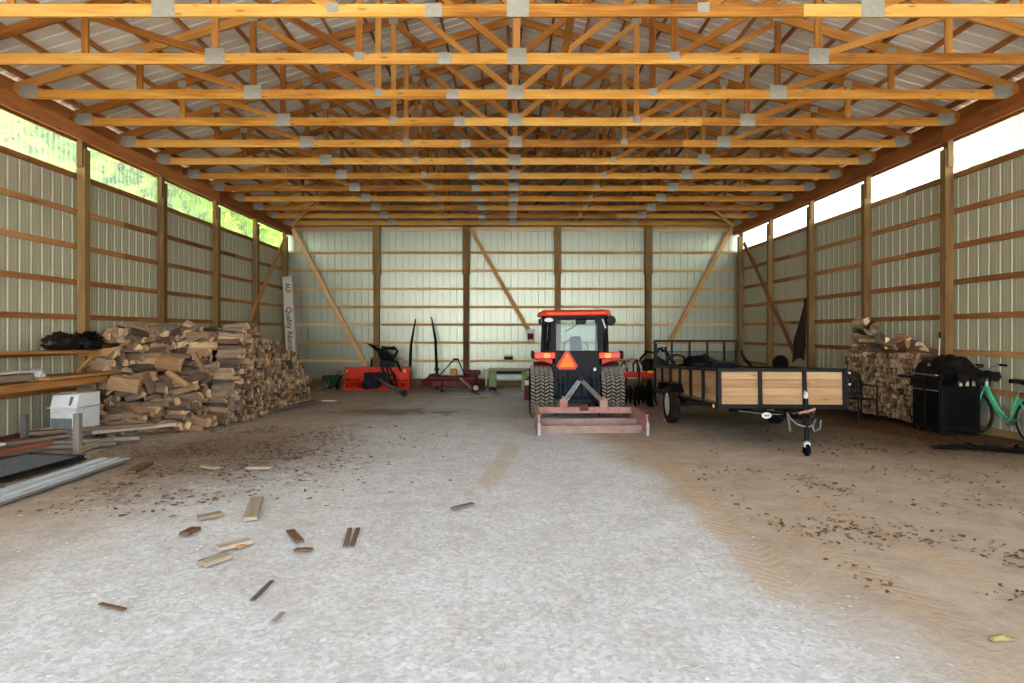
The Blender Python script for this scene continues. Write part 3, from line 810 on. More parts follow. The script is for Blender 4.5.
# red jerry can half hidden behind the tractor wheel
c0 = G(526.5, 400)
jc = thing('fuel_can', 'tall red can with a white band, half hidden behind the tractor tyre', 'can', (c0.x + .12, c0.y, c0.z))
MB().box((0, 0, .27), (.36, .22, .54)).build('can_body', M['darkred'], jc, bevel=.03, seg=2)
MB().box((-.1, -.113, .46), (.14, .006, .13)).build('white_label', M['white'], jc)
b = MB(); b.tube([(-.08, 0, .54), (-.08, 0, .6), (.08, 0, .6), (.08, 0, .54)], .014, 6); b.build('can_handle', M['darkred'], jc)
MB().lathe([(.03, 0), (.03, .05)], (.13, 0, .54), 'z', 10).build('can_cap', M['black'], jc)

# ================================================================== TRAILER
TL, TW = 4.6, .88
tq = thing('utility_trailer', 'black-framed utility trailer with wooden plank sides, its tongue towards the opening', 'trailer', (3.825, 8.7, zf(8.7)), (R(-2.5), 0, R(-2.24)))
zb, zt_ = .565, 1.085
fr = MB()
for s in (-1, 1):
    fr.bar((s * TW, 0, zb), (s * TW, TL, zb), .05, .06)
    fr.bar((s * TW, 0, zt_), (s * TW, TL, zt_), .055, .045)
fr.bar((-TW, 0, zb), (TW, 0, zb), .06, .055); fr.bar((-TW, TL, zb), (TW, TL, zb), .06, .09)
fr.bar((-TW - .02, 0, zt_), (TW + .02, 0, zt_), .055, .05)
for k in range(1, 6): fr.bar((-TW, TL * k / 6, zb - .02), (TW, TL * k / 6, zb - .02), .05, .06)
fr.build('frame', M['black'], tq, bevel=.006)
for s in (-1, 1):
    for k in range(7):
        MB().bar((s * (TW + .005), .01 + (TL - .02) * k / 6, zb), (s * (TW + .005), .01 + (TL - .02) * k / 6, zt_), .04, .045, (1, 0, 0)).build('side_upright', M['black'], tq)
    for k in range(4):
        MB().bar((s * (TW - .035), .03, zb + .092 + .118 * k), (s * (TW - .035), TL - .03, zb + .092 + .118 * k), .03, .115).build('side_plank', M['plank'], tq)
for x in (-.30, .315):
    MB().bar((x, -.01, zb), (x, -.01, zt_), .045, .045, (1, 0, 0)).build('front_upright', M['black'], tq)
for x in (-TW + .01, TW - .01):
    MB().bar((x, -.015, zb - .03), (x, -.015, zt_ + .02), .05, .05, (1, 0, 0)).build('front_post', M['black'], tq)
for k in range(4):
    MB().bar((-TW + .02, .035, zb + .092 + .118 * k), (TW - .02, .035, zb + .092 + .118 * k), .03, .115).build('front_plank', M['plank'], tq)
for k in range(9):
    MB().bar((-.79 + .197 * k, .03, zb + .05), (-.79 + .197 * k, TL - .03, zb + .05), .19, .035).build('deck_plank', M['oldwood'], tq)
# drawbar
db = MB()
for s in (-1, 1): db.bar((s * .62, .35, zb - .06), (s * .04, -.72, zb - .07), .05, .075)
db.box((0, -.72, zb - .07), (.12, .16, .09)); db.build('drawbar', M['black'], tq, bevel=.005)
cp = MB(); cp.box((0, -.86, zb - .05), (.09, .24, .06)); cp.lathe([(.03, -.04), (.04, -.02), (.036, .025), (.015, .035)], (0, -.95, zb - .04), 'z', 14); cp.build('coupler', M['black'], tq, bevel=.006)
MB().tube([(-.1, -.80, zb - .02), (.02, -.78, zb + .0), (.12, -.76, zb + .03)], .018, 6).build('coupler_latch', M['scraper'], tq)
jk = MB().tube([(.05, -.66, .18), (.05, -.66, zb + .16)], .032, 10).build('jack_tube', M['black'], tq, smooth=True)
MB().tube([(.05, -.66, .1), (.05, -.66, .2)], .026, 10).build('jack_foot_tube', M['steel'], jk)
MB().box((.05, -.66, .125), (.075, .06, .06)).build('jack_wheel_fork', M['whiteplastic'], jk, bevel=.006)
w_ = MB().lathe([(.02, -.026), (.07, -.026), (.083, -.015), (.083, .015), (.07, .026), (.02, .026)], (.05, -.66, .062), 'x', 20).build('jack_wheel', M['darkrubber'], jk, smooth=True)
jh = MB(); jh.box((.05, -.66, zb + .20), (.05, .05, .09)); jh.build('jack_gearbox', M['whiteplastic'], jk, bevel=.015)
MB().tube([(.05, -.66, zb + .25), (0.02, -.70, zb + .26), (.0, -.71, zb + .2)], .01, 6).build('jack_handle', M['steel'], jk)
ch = MB()
for s in (-1, 1):
    pts = [(s * .17, -.6, zb - .03), (s * .16, -.68, zb - .1), (s * .1, -.76, zb - .17), (s * .02, -.8, zb - .19)]
    ch.tube(pts, .011, 6)
ch.tube([(-.17, -.6, zb - .03), (-.16, -.63, zb - .14), (-.15, -.64, zb - .27)], .012, 6)
ch.tube([(.06, -.8, zb - .17), (.08, -.82, zb - .25), (.16, -.8, zb - .22), (.2, -.74, zb - .12)], .012, 6)
ch.build('safety_chain', M['greymetal'], tq)
MB().tube([(-.6, .0, zb - .06), (-.3, -.3, zb - .08), (-.12, -.6, zb - .05), (-.05, -.8, zb)], .008, 6).build('wiring_cable', M['greymetal'], tq)
ov = []
for k in range(20):
    a = 2 * math.pi * k / 20; ov.append((-.345 + .066 * math.cos(a), zb - .09 + .042 * math.sin(a)))
vp = MB().prism(ov, 'y', -.36, -.35).build('oval_plate', M['white'], tq)
MB().prism([(-.38, zb - .105), (-.31, zb - .105), (-.31, zb - .077), (-.38, zb - .077)], 'y', -.363, -.3605).build('plate_inset', M['greymetal'], vp)
MB().bar((-.345, -.345, zb - .08), (-.24, -.30, zb - .07), .02, .04).build('plate_bracket', M['black'], vp)
for s in (-1, 1):
    b = MB().box((s * (TW + .045), .1, zb + .0), (.02, .06, .05)).build('marker_lamp', M['amber'], tq, bevel=.006)
    r0 = .345; hw = .095
    wt = MB().lathe([(r0 * .58, -hw * .8), (r0 * .75, -hw), (r0 * .93, -hw * .95), (r0, -hw * .7), (r0, hw * .7), (r0 * .93, hw * .95), (r0 * .75, hw), (r0 * .58, hw * .8)], (0, 0, 0), 'x', 32, closed=True).build('tyre', M['rubber'], tq, smooth=True, loc=(s * (TW + .06), 2.75, .41))
    rm = MB().lathe([(r0 * .6, -hw * .85), (r0 * .52, -hw * .6), (r0 * .3, -hw * .3), (.05, -hw * .5), (.05, hw * .5), (r0 * .3, hw * .6), (r0 * .52, hw * .4), (r0 * .6, hw * .85)], (0, 0, 0), 'x', 24).build('rim', M['white'], wt, smooth=True)
    fd = MB().bar((s * (TW + .06), 2.25, .80), (s * (TW + .06), 3.25, .80), .26, .012)
    fd.bar((s * (TW + .06), 2.26, .80), (s * (TW + .06), 2.08, .66), .26, .012); fd.bar((s * (TW + .06), 3.24, .80), (s * (TW + .06), 3.42, .66), .26, .012)
    fd.build('mudguard', M['black'], tq)
MB().bar((-TW - .06, 2.75, .41), (TW + .06, 2.75, .41), .06, .06).build('axle', M['black'], tq)
for z in (zb + .12, zb + .28):
    MB().lathe([(.02, -.012), (.022, 0), (.015, .012)], (TW + .05, -.01, z + .2), 'y', 10).build('side_hook', M['steel'], tq)
# tailgate ramp, standing up at the back
gt = MB()
zg0, zg1, yg = .60, 1.635, TL + .03
for k, x in enumerate((-TW, -.51, -.13, .25, TW - .27, TW)):
    gt.bar((x, yg, zg0), (x, yg, zg1), .04 if 0 < k < 5 else .055, .04, (1, 0, 0))
for z in (zg0, zg1): gt.bar((-TW, yg, z), (TW, yg, z), .045, .045)
gt.bar((-TW, yg, 1.40), (TW, yg, 1.40), .02, .02)
tg = gt.build('tailgate', M['black'], tq)
mm = MB()
for k in range(60): mm.bar((-TW + .03 * k, yg + .02, zg0), (-TW + .03 * k, yg + .02, 1.40), .004, .004, (1, 0, 0))
for k in range(20): mm.bar((-TW, yg + .024, zg0 + .042 * k), (TW, yg + .024, zg0 + .042 * k), .006, .012)
mm.build('expanded_mesh', M['black'], tg)
for s in (-1, 1):
    MB().bar((s * (TW - .02), TL - .02, zt_), (s * (TW - .02), TL - .02, zg1 - .05), .05, .05, (1, 0, 0)).build('gate_stake', M['black'], tq)

# ================================================================== field cultivator behind the trailer
cy = 14.7
cu = thing('spring_cultivator', 'red-barred implement with curved black spring tines behind the trailer', 'cultivator', (3.45, cy, zf(cy)))
MB().bar((-.85, 0, .73), (.9, 0, .73), .1, .13).build('tool_bar', M['red'], cu, bevel=.008)
MB().bar((-.85, .5, .70), (.9, .5, .70), .1, .1).build('tool_bar', M['darkred'], cu, bevel=.008)
MB().bar((-.2, -.06, .8), (-.05, -.06, .8), .03, .05).build('yellow_tag', M['amber'], cu)
b = MB(); b.bar((-.82, -.02, .78), (-.55, .05, 1.06), .03, .05, (0, 1, 0)); b.bar((-.28, -.02, .78), (-.53, .05, 1.06), .03, .05, (0, 1, 0)); b.box((-.54, .05, 1.07), (.1, .05, .12)); b.build('hitch_mast', M['scraper'], cu)
for k in range(9):
    x = -.72 + .2 * k
    y0 = 0 if k % 2 else .5
    b = MB(); pts = [(x, y0, .76), (x, y0 + .05, .92 + .06 * (k % 3)), (x + .05, y0 - .12, 1.02 + .08 * (k % 2)), (x + .08, y0 - .3, .88), (x + .06, y0 - .3, .55), (x, y0 - .12, .3), (x, y0 - .16, .12), (x, y0 - .26, .0)]
    b.tube(pts, .022, 6); b.build('spring_tine', M['black'], cu, smooth=True)
for k in range(7):
    MB().lathe([(.03, -.012), (.2, -.02), (.25, -.003), (.25, .003), (.2, .0), (.03, .012)], (-.66 + .1 * k, .22, .25), 'x', 18).build('cutting_disc', M['black'], cu, smooth=True)
for x, z, rr in ((-.18, .30, .3), (.25, .28, .27), (.6, .33, .32)):
    MB().lathe([(.05, -.05), (rr * .6, -.06), (rr, -.03), (rr, .03), (rr * .6, .06), (.05, .05)], (x, -.2, z), 'x', 24).build('gauge_wheel', M['darkrubber'], cu, smooth=True)
for k, (x, z, t) in enumerate(((-.2, 1.22, .6), (-.05, 1.2, -.4), (.1, 1.3, .9), (.0, 1.05, .2), (.3, 1.2, -.7), (.5, 1.15, .4))):
    b = MB(); b.tube([(x - .22 * math.cos(t), -.05 + .04 * k, z - .22 * math.sin(t)), (x, .02 * k, z + .05), (x + .24 * math.cos(t), .03 * k, z + .2 * math.sin(t) - .08), (x + .25, .1, .75)], .03, 7); b.build('lift_arm', M['black'], cu, smooth=True)
b = MB(); b.box((.0, .2, .95), (.5, .3, .3)); b.box((.4, .3, .55), (.7, .3, .45)); b.build('gearbox', M['black'], cu, bevel=.05, seg=2)

# ================================================================== back wall implements
# red snow blower
yb = 19.75
sn = thing('snow_blower', 'bright red tractor snow blower with a black chute against the back wall', 'snow blower', (-4.18, yb, zf(yb)))
W2 = 1.0
hs = MB()
prof = [(-.30, .02), (-.05, 0), (.25, .02), (.30, .3), (.2, .62), (.0, .72), (-.22, .72)]
for a, c in ((-W2, W2),):
    vs, fs = [], []
    for x in (a, c):
        for p, q in prof: vs.append((x, p, q))
    n = len(prof)
    for i in range(1, n - 1): fs.append((i, i + 1, n + i + 1, n + i))
    hs.add(vs, fs)
hs.add([(-W2, .3, .0), (W2, .3, 0), (W2, .26, .72), (-W2, .26, .72)], [(0, 1, 2, 3)])
hs.bar((-W2, -.2, .70), (W2, -.2, .70), .06, .05); hs.bar((-W2, -.3, .05), (W2, -.3, .05), .05, .08)
hs.add([(-W2, -.22, .68), (W2, -.22, .68), (W2, -.2, .36), (-W2, -.2, .36)], [(0, 1, 2, 3)])
hs.build('housing', M['blower'], sn)
for s in (-1, 1):
    MB().prism([(-.34, 0), (.3, 0), (.32, .4), (.15, .74), (-.24, .74), (-.3, .4)], 'x', s * W2 - .012, s * W2 + .012).build('end_plate', M['blower'], sn)
vs, fs = [], []
ab = MB()
for s in (-1, 1):
    for k in range(36):
        t = k * .42
        for rr in (.05, .24): vs.append((s * (.15 + .8 * k / 36), rr * math.cos(t * s) - .08, .27 + rr * math.sin(t * s)))
for q in range(2):
    for k in range(35): fs.append((72 * q + 2 * k, 72 * q + 2 * k + 1, 72 * q + 2 * k + 3, 72 * q + 2 * k + 2))
ab.add(vs, fs); ab.tube([(-W2, -.08, .27), (W2, -.08, .27)], .045, 8); ab.build('auger', M['blower'], sn)
for x, w in ((-.95, .06), (.86, .05)):
    MB().box((x, -.235, .62), (w, .008, .09)).build('warning_sticker', M['white'], sn)
MB().bar((-.9, -.225, .5), (-.05, -.225, .5), .012, .03).build('lip', M['blower'], sn)
cn = MB()
path = [((.3, -.0, .66), .30), ((.32, 0, .92), .29), ((.26, -.02, 1.14), .31), ((.06, -.06, 1.30), .27), ((-.2, -.1, 1.43), .17)]
vs, fs = [], []
for (p, w) in path:
    for dx, dy in ((-1, -1), (1, -1), (1, 1), (-1, 1)): vs.append((p[0] + dx * w * .8, p[1] + dy * w * .7, p[2] + (dx * -.05)))
for i in range(len(path) - 1):
    for k in range(4): fs.append((4 * i + k, 4 * i + (k + 1) % 4, 4 * i + 4 + (k + 1) % 4, 4 * i + 4 + k))
cn.add(vs, fs); co = cn.build('chute', M['blacksatin'], sn)
b = MB(); b.tube([(.22, -.15, 1.30), (.50, -.12, 1.36), (.62, -.1, 1.24), (.5, -.1, 1.02)], .05, 6); b.box((.35, -.1, 1.33), (.5, .1, .09), (0, R(6), 0)); b.tube([(.4, -.15, .95), (.62, -.2, .9), (.75, -.25, .6)], .04, 6); b.build('deflector_linkage', M['blacksatin'], co)
gb = MB(); gb.box((-.15, -.35, .32), (.42, .3, .5)); gb.box((.25, -.36, .42), (.3, .2, .3)); gb.tube([(.5, -.4, .62), (.62, -.5, .45), (.5, -.5, .25), (.3, -.45, .2)], .03, 6); gb.lathe([(.05, -.1), (.15, -.08), (.15, .08), (.05, .1)], (-.28, -.42, .2), 'y', 14); gb.bar((.15, -.3, .72), (.55, -.34, .12), .06, .1, (0, 1, 0)); gb.bar((.4, -.3, .75), (.62, -.34, .28), .05, .07, (0, 1, 0)); gb.bar((-.3, -.34, .55), (.5, -.34, .5), .05, .06)
gb.bar((.5, -.3, .1), (.28, -.3, .85), .05, .08, (0, 1, 0)); gb.tube([(-.1, -.4, .5), (.15, -.5, .62), (.3, -.45, .4), (.15, -.5, .2)], .02, 6)
gb.build('gearbox', M['black'], sn, bevel=.015)
MB().box((.05, -.4, .36), (.2, .12, .14)).build('green_guard', M['darkgreen'], sn, bevel=.03)
b = MB().tube([(.12, -.45, .36), (.62, -1.4, .24), (1.18, -2.35, .13)], [.055, .05, .06], 10); b.tube([(.2, -.5, .28), (1.1, -2.2, .06)], .025, 8); b.build('drive_shaft', M['greymetal'], sn, smooth=True)
MB().lathe([(.03, -.05), (.09, -.05), (.1, 0), (.09, .05), (.03, .05)], (1.22, -2.42, .13), 'y', 14).build('shaft_yoke', M['black'], sn)
p = P(370.5, 367.5, 20.2)
st = thing('steel_rod', 'short dark upright rod leaning behind the red snow blower', 'rod', (p.x, 20.25, zf(20.25)))
MB().tube([(0, 0, 0), (.02, .02, .95)], .04, 8).build('rod', M['black'], st); MB().lathe([(.05, 0), (.05, .08)], (.02, .02, .95), 'z', 8).build('rod_head', M['greymetal'], st)

# green spreader-like machine left of it
p = G(340, 388)
gm = thing('push_spreader', 'small dark green hopper on pale legs beside the red snow blower', 'spreader', (p.x, 19.7, zf(19.7)))
b = MB(); b.add([(-.3, -.2, .46), (.3, -.2, .46), (.3, .2, .46), (-.3, .2, .46), (-.12, -.07, .1), (.07, -.07, .1), (.07, .07, .1), (-.07, .07, .1)], [(0, 1, 5, 4), (1, 2, 6, 5), (2, 3, 7, 6), (3, 0, 4, 7), (4, 5, 6, 7)]); b.build('hopper', M['darkgreen'], gm)
for x in (-.3, -.18): MB().tube([(x + .12, -.1, .3), (x, -.35, .0), (x - .12, -.4, .0)], .018, 6).build('leg', M['greymetal'], gm)
for x in (-.12, .12): MB().lathe([(.03, -.03), (.1, -.03), (.11, 0), (.1, .03), (.03, .03)], (x, .15, .11), 'x', 14).build('wheel', M['rubber'], gm)
MB().tube([(.05, .1, .3), (.12, .25, .55), (.2, .3, .58)], .016, 6).build('handle', M['darkred'], gm)

# finishing mower deck, dark red
ym = 19.5
mo = thing('mower_deck', 'dark red finishing mower deck with an A-shaped hitch against the back wall', 'mower', (-1.78, ym, zf(ym)))
dk = [(-.95, -.3), (-.6, -.5), (.55, -.5), (.9, -.3), (.9, .35), (-.95, .35)]
MB().prism(dk, 'z', .14, .36).build('deck_shell', M['darkred'], mo, bevel=.03, seg=2)
MB().prism([(-.8, -.35), (.75, -.35), (.75, .25), (-.8, .25)], 'z', .36, .46).build('belt_cover', M['darkred'], mo, bevel=.03)
for x in (-.6, .62): MB().lathe([(.18, 0), (.16, .08), (.05, .1)], (x, -.1, .44), 'z', 16).build('spindle_cover', M['darkred'], mo)
MB().box((.02, -.12, .58), (.22, .24, .24)).build('gearbox', M['bench'], mo, bevel=.04)
for s in (-1, 1): MB().bar((s * .42 - .02, -.25 + .3 * 0, .46), (.05 * s + .08, .02, .98), .035, .05, (0, 1, 0)).build('hitch_bar', M['black'], mo)
MB().box((.08, .02, .98), (.18, .05, .06)).build('hitch_top', M['black'], mo)
MB().bar((.25, -.45, .42), (.62, -.62, .14), .12, .03).build('side_skid', M['scraper'], mo)
for x, rr in ((-.28, .11), (.74, .14)):
    w_ = MB().lathe([(rr * .5, -.04), (rr, -.035), (rr, .035), (rr * .5, .04)], (x, -.62, rr), 'x' if x < 0 else 'y', 18).build('gauge_wheel', M['rubber'], mo)
    MB().lathe([(.02, -.045), (rr * .55, -.045), (rr * .55, .045), (.02, .045)], (x, -.62, rr), 'x' if x < 0 else 'y', 14).build('wheel_hub', M['carton'], w_)
    MB().bar((x, -.62, rr * 1.9), (x, -.4, .34), .04, .04).build('caster_arm', M['black'], mo)
MB().box((1.1, .2, .22), (.26, .3, .2)).build('discharge_chute', M['darkred'], mo, bevel=.02)
MB().box((.6, .1, .56), (.5, .1, .16)).build('belt_guard', M['darkred'], mo, bevel=.02)

# two curved black poles leaning on the wall
for (a, m_, c, lab) in (((409.5, 379, 19.95), (411, 345, 20.2), (415.6, 319, 20.55), 'curved black pole rising from behind the snow blower'), ((437, 374, 20.2), (435.5, 340, 20.4), (431.3, 317, 20.6), 'curved black pole rising from behind the mower deck')):
    A, Bm, Cc = P(*a), P(*m_), P(*c); base_ = Vector((A.x, A.y, zf(A.y)))
    o = thing('loader_pole', lab, 'pole', base_)
    f = lambda p: p - base_
    MB().tube([f(base_), f(A), f(Bm), f((Bm + Cc) / 2 + Vector((0, 0, .03))), f(Cc)], [.05, .05, .045, .035, .02], 8).build('shaft', M['black'], o, smooth=True)
    MB().box(f(A) + Vector((0, 0, .15)), (.16, .1, .08)).build('bracket', M['black'], o, bevel=.01)

# green and grey planter
yg_ = 19.4
pl = thing('seed_drill', 'low machine with pale green ends and a tan plank top by the back wall', 'implement', (-.06, yg_, zf(yg_)))
MB().bar((-.62, 0, .66), (.68, 0, .66), .4, .05).build('plank_top', M['scrap'], pl)
for x in (-.48, .5):
    MB().prism([(-.25, .0), (.25, 0), (.25, .5), (.1, .62), (-.2, .62), (-.25, .5)], 'x', x - .12 if x < 0 else x - .08, x + .12 if x < 0 else x + .08).build('end_plate', M['green'], pl, bevel=.02)
MB().tube([(-.4, -.1, .42), (.45, -.1, .42)], .11, 14).build('roller', M['white'], pl, smooth=True)
MB().bar((-.4, -.15, .25), (.45, -.15, .25), .06, .1).build('cross_bar', M['oldwood'], pl); MB().bar((-.4, .1, .55), (.45, .1, .55), .06, .12).build('hopper_rail', M['bluegrey'], pl)
b = MB(); b.box((-.68, 0, .4), (.05, .3, .5)); b.box((.68, 0, .36), (.06, .3, .5)); b.build('side_rail', M['carton'], pl, bevel=.01)
MB().box((-.48, -.28, .07), (.22, .12, .14)).build('skid_foot', M['black'], pl, bevel=.02)
# little black radio on the girt
p = P(508.5, 360.8, 20.78)
ra = thing('portable_radio', 'little black box radio sitting on the girt of the back wall', 'radio', (p.x, 20.855, .69 + .045))
MB().box((0, 0, .055), (.3, .09, .11)).build('radio_case', M['blacksatin'], ra, bevel=.015)
MB().tube([(-.12, 0, .11), (-.12, 0, .15), (.12, 0, .15), (.12, 0, .11)], .01, 6).build('carry_handle', M['blacksatin'], ra)
# white bucket at the end of the slanting brace
p = P(530.6, 341.3, 20.45)
bk = thing('bucket', 'white bucket with a dark red label at the foot of the slanting brace', 'bucket', p)
MB().lathe([(.1, 0), (.13, .4), (.135, .4), (.14, .37)], (0, 0, 0), 'z', 20).build('pail', M['whiteplastic'], bk, smooth=True)
vs = [(rr * math.sin(t), -rr * math.cos(t), z) for z, rr in ((.06, .107), (.26, .122)) for t in [(-1 + .25 * k) for k in range(9)]]
MB().add(vs, [(k, k + 1, k + 10, k + 9) for k in range(8)]).build('dark_red_label', M['darkred'], bk)
MB().tube([(-.135, 0, .38), (-.1, 0, .5), (0, .1, .55), (.1, 0, .5), (.135, 0, .38)], .006, 5).build('bail', M['steel'], bk)
# ================================================================== FIREWOOD
LOGS = []                                          # (mesh, matrix, score, zone)
def log_mesh(seed, round_=False):
    q = random.Random(seed)
    L, r = .40, .075
    if round_: poly = [(r * q.uniform(.85, 1.05) * math.cos(t * .785), r * q.uniform(.85, 1.05) * math.sin(t * .785), True) for t in range(8)]
    else:
        kind = seed % 3
        if kind == 0:   # quarter: two split faces and a bark arc
            poly = [(-.062, -.05, False)] + [(-.062 + .135 * math.cos(R(a)), -.05 + .125 * math.sin(R(a)), True) for a in (0, 22, 45, 68, 90)]
        elif kind == 1:  # half round
            poly = [(.095 * math.cos(R(a)), -.035 + .1 * math.sin(R(a)), True) for a in (0, 36, 72, 108, 144, 180)]
        else:           # squarish split
            poly = [(-.07, -.055, False), (.06, -.065, False), (.075, .03, True), (.02, .07, True), (-.06, .055, False)]
        poly = [(a * q.uniform(.9, 1.1), b_ * q.uniform(.9, 1.1), c) for a, b_, c in poly]
    n = len(poly); vs = []; secs = (-L / 2, -L / 6, L / 6, L / 2)
    for i, x in enumerate(secs):
        ox, oz, sc = q.uniform(-.008, .008), q.uniform(-.008, .008), q.uniform(.93, 1.05)
        for a, b_, c in poly:
            vs.append((x + (q.uniform(-.014, .014) if i in (0, 3) else 0), a * sc + ox + q.uniform(-.005, .005), b_ * sc + oz + q.uniform(-.005, .005)))
    fs, mi = [], []
    for i in range(3):
        for k in range(n):
            fs.append((i * n + k, i * n + (k + 1) % n, (i + 1) * n + (k + 1) % n, (i + 1) * n + k))
            mi.append(0 if (poly[k][2] and poly[(k + 1) % n][2]) else 1)
    fs += [tuple(range(n))[::-1], tuple(range(3 * n, 4 * n))]; mi += [2, 2]
    return vs, fs, mi
VAR = [log_mesh(k) for k in range(15)] + [log_mesh(90 + k, True) for k in range(3)]
LM = []
for k, (vs, fs, mi) in enumerate(VAR):
    me = bpy.data.meshes.new('split_log'); me.from_pydata(vs, [], fs)
    for m in ('logbark', 'logsplit', 'logend'): me.materials.append(M[m])
    me.polygons.foreach_set('material_index', mi)
    bm = bmesh.new(); bm.from_mesh(me); bmesh.ops.recalc_face_normals(bm, faces=bm.faces); bm.to_mesh(me); bm.free()
    LM.append(me)
lq = random.Random(11)
def put_log(c, yaw=0, pitch=0, roll=None, s=(1, 1, 1), zone='', face=.012, var=None):
    k = lq.randrange(len(LM)) if var is None else var
    roll = lq.uniform(0, 6.28) if roll is None else roll
    mx = Matrix.Translation(c) @ Euler((0, pitch, yaw)).to_matrix().to_4x4() @ Matrix.Rotation(roll, 4, 'X') @ Matrix.Diagonal((*s, 1))
    LOGS.append([k, mx, face * s[1] * s[2] / (c[1] ** 2), zone])

# --- the big pile on the green-lit side: rows of logs lying across, cut ends out
ROWX = [-5.30, -5.70, -6.08, -6.45, -6.80, -7.10]
DY, DZ = .104, .096
def top_h(r, y):
    if r == 0:
        pts = [(11.3, 1.80), (12.3, 1.84), (12.7, 1.66), (13.5, 1.56), (14.0, 1.40), (14.5, 1.26), (15.1, 1.0), (15.65, .6), (15.8, .2)]
    elif r == 1:
        pts = [(11.2, 1.68), (12.6, 1.72), (14.0, 1.5), (15.2, 1.2), (16.3, .9), (16.8, .4)]
    else:
        pts = [(9.0, 1.70), (12.5, 1.80), (14.5, 1.60), (15.5, 1.3), (16.4, .8)]
    for (a, ha), (c, hc) in zip(pts, pts[1:]):
        if a <= y <= c: return ha + (hc - ha) * (y - a) / (c - a)
    return -1 if y > pts[-1][0] else pts[0][1]
def front(r, z):
    if r == 0: return 11.55 - .5 * max(0, 1 - z / 1.3) ** 1.4
    if r == 1: return 11.35 - 1.0 * max(0, 1 - z / 1.5) ** 1.2
    return {2: 11.95, 3: 11.65, 4: 11.4, 5: 11.15}[r] - {2: 2.1, 3: 1.9, 4: 1.6, 5: 1.4}[r] * max(0, 1 - z / 1.75) ** 1.1
occ = {}
for r in range(6):
    for j in range(88):
        y = 9.3 + DY * j
        for k in range(20):
            z = .06 + DZ * k
            if not (r >= 3 and y < 10.5 and z > .8) and y >= front(r, z) and z < top_h(r, y) - (.05 * math.sin(y * 5 + r) + .03): occ[(r, j, k)] = (y, z)
for (r, j, k), (y, z) in occ.items():
    fr_ = (r, j - 1, k) not in occ; up = (r, j, k + 1) not in occ; rt = r == 0 or (r - 1, j, k) not in occ
    fr2 = (r, j - 2, k) not in occ; up2 = (r, j, k + 2) not in occ; rt2 = (r == 1 and fr2)
    if not (fr_ or up or rt or fr2 or up2): continue
    if r == 0 and not (fr_ or up) and rt: zone = 'end'
    elif fr_ or (up and r > 0 and y < 11.9): zone = 'front'
    elif up: zone = 'top'
    elif rt and r > 0 and y < 12: zone = 'front'
    else: zone = 'inner'
    loose = zone == 'front' and r > 0
    c = (ROWX[r] + lq.uniform(-.07, .07) + (.03 if r == 0 else 0), y + lq.uniform(-.02, .02), z + zf(y) + lq.uniform(-.02, .02))
    if c[0] < -7.08: c = (-7.08, c[1], c[2])
    sc = lq.uniform(.58, .86)
    if zone == 'front':
        if lq.random() < .12 and r > 0: continue
        big = lq.uniform(.72, 1.2)
        put_log(c, lq.gauss(0, .34 if loose else .1), lq.gauss(0, .17 if loose else .05), None, (lq.uniform(.8, 1.2), big, big * lq.uniform(.6, 1)), 'front', .05)
    elif zone == 'end':
        put_log(c, lq.gauss(0, .06), lq.gauss(0, .05), None, (lq.uniform(.95, 1.12), sc, sc), 'end', .014)
    elif zone == 'top':
        put_log(c, lq.gauss(0, .2), lq.gauss(0, .08), None, (1, sc, sc), 'top', .02)
    else:
        put_log(c, lq.gauss(0, .06), 0, None, (1, sc, sc), 'inner', .002)
# end-grain logs poking towards the opening high against the wall
for k in range(60):
    x = lq.uniform(-7.25, -6.0); y = 11.3 + (x + 7.25) * .45 + lq.uniform(-.25, .15); z = lq.uniform(1.3, 1.76)
    put_log((x, y, z + zf(y)), R(90) + lq.gauss(0, .5), lq.gauss(0, .2), None, (.8, .9, .9), 'wall', .03)
# spill at the foot of the heap
for k in range(80):
    x = lq.uniform(-7.0, -5.2); y = 9.5 + (x + 7) * .72 + lq.uniform(-.35, .5)
    s_ = lq.uniform(.5, 1.05)
    put_log((x, y, zf(y) + .05 * s_ + lq.uniform(0, .1)), lq.gauss(.1, .6), lq.gauss(0, .08), None, (lq.uniform(.8, 1.25), s_, s_ * .8), 'front', .05)
for k in range(40):
    y = lq.uniform(11.4, 15.4); x = -5.06 + lq.uniform(-.04, .05)
    put_log((x - .06, y, zf(y) + .06), lq.uniform(-.5, .5), 0, None, (.7, .7, .7), 'end', .014)

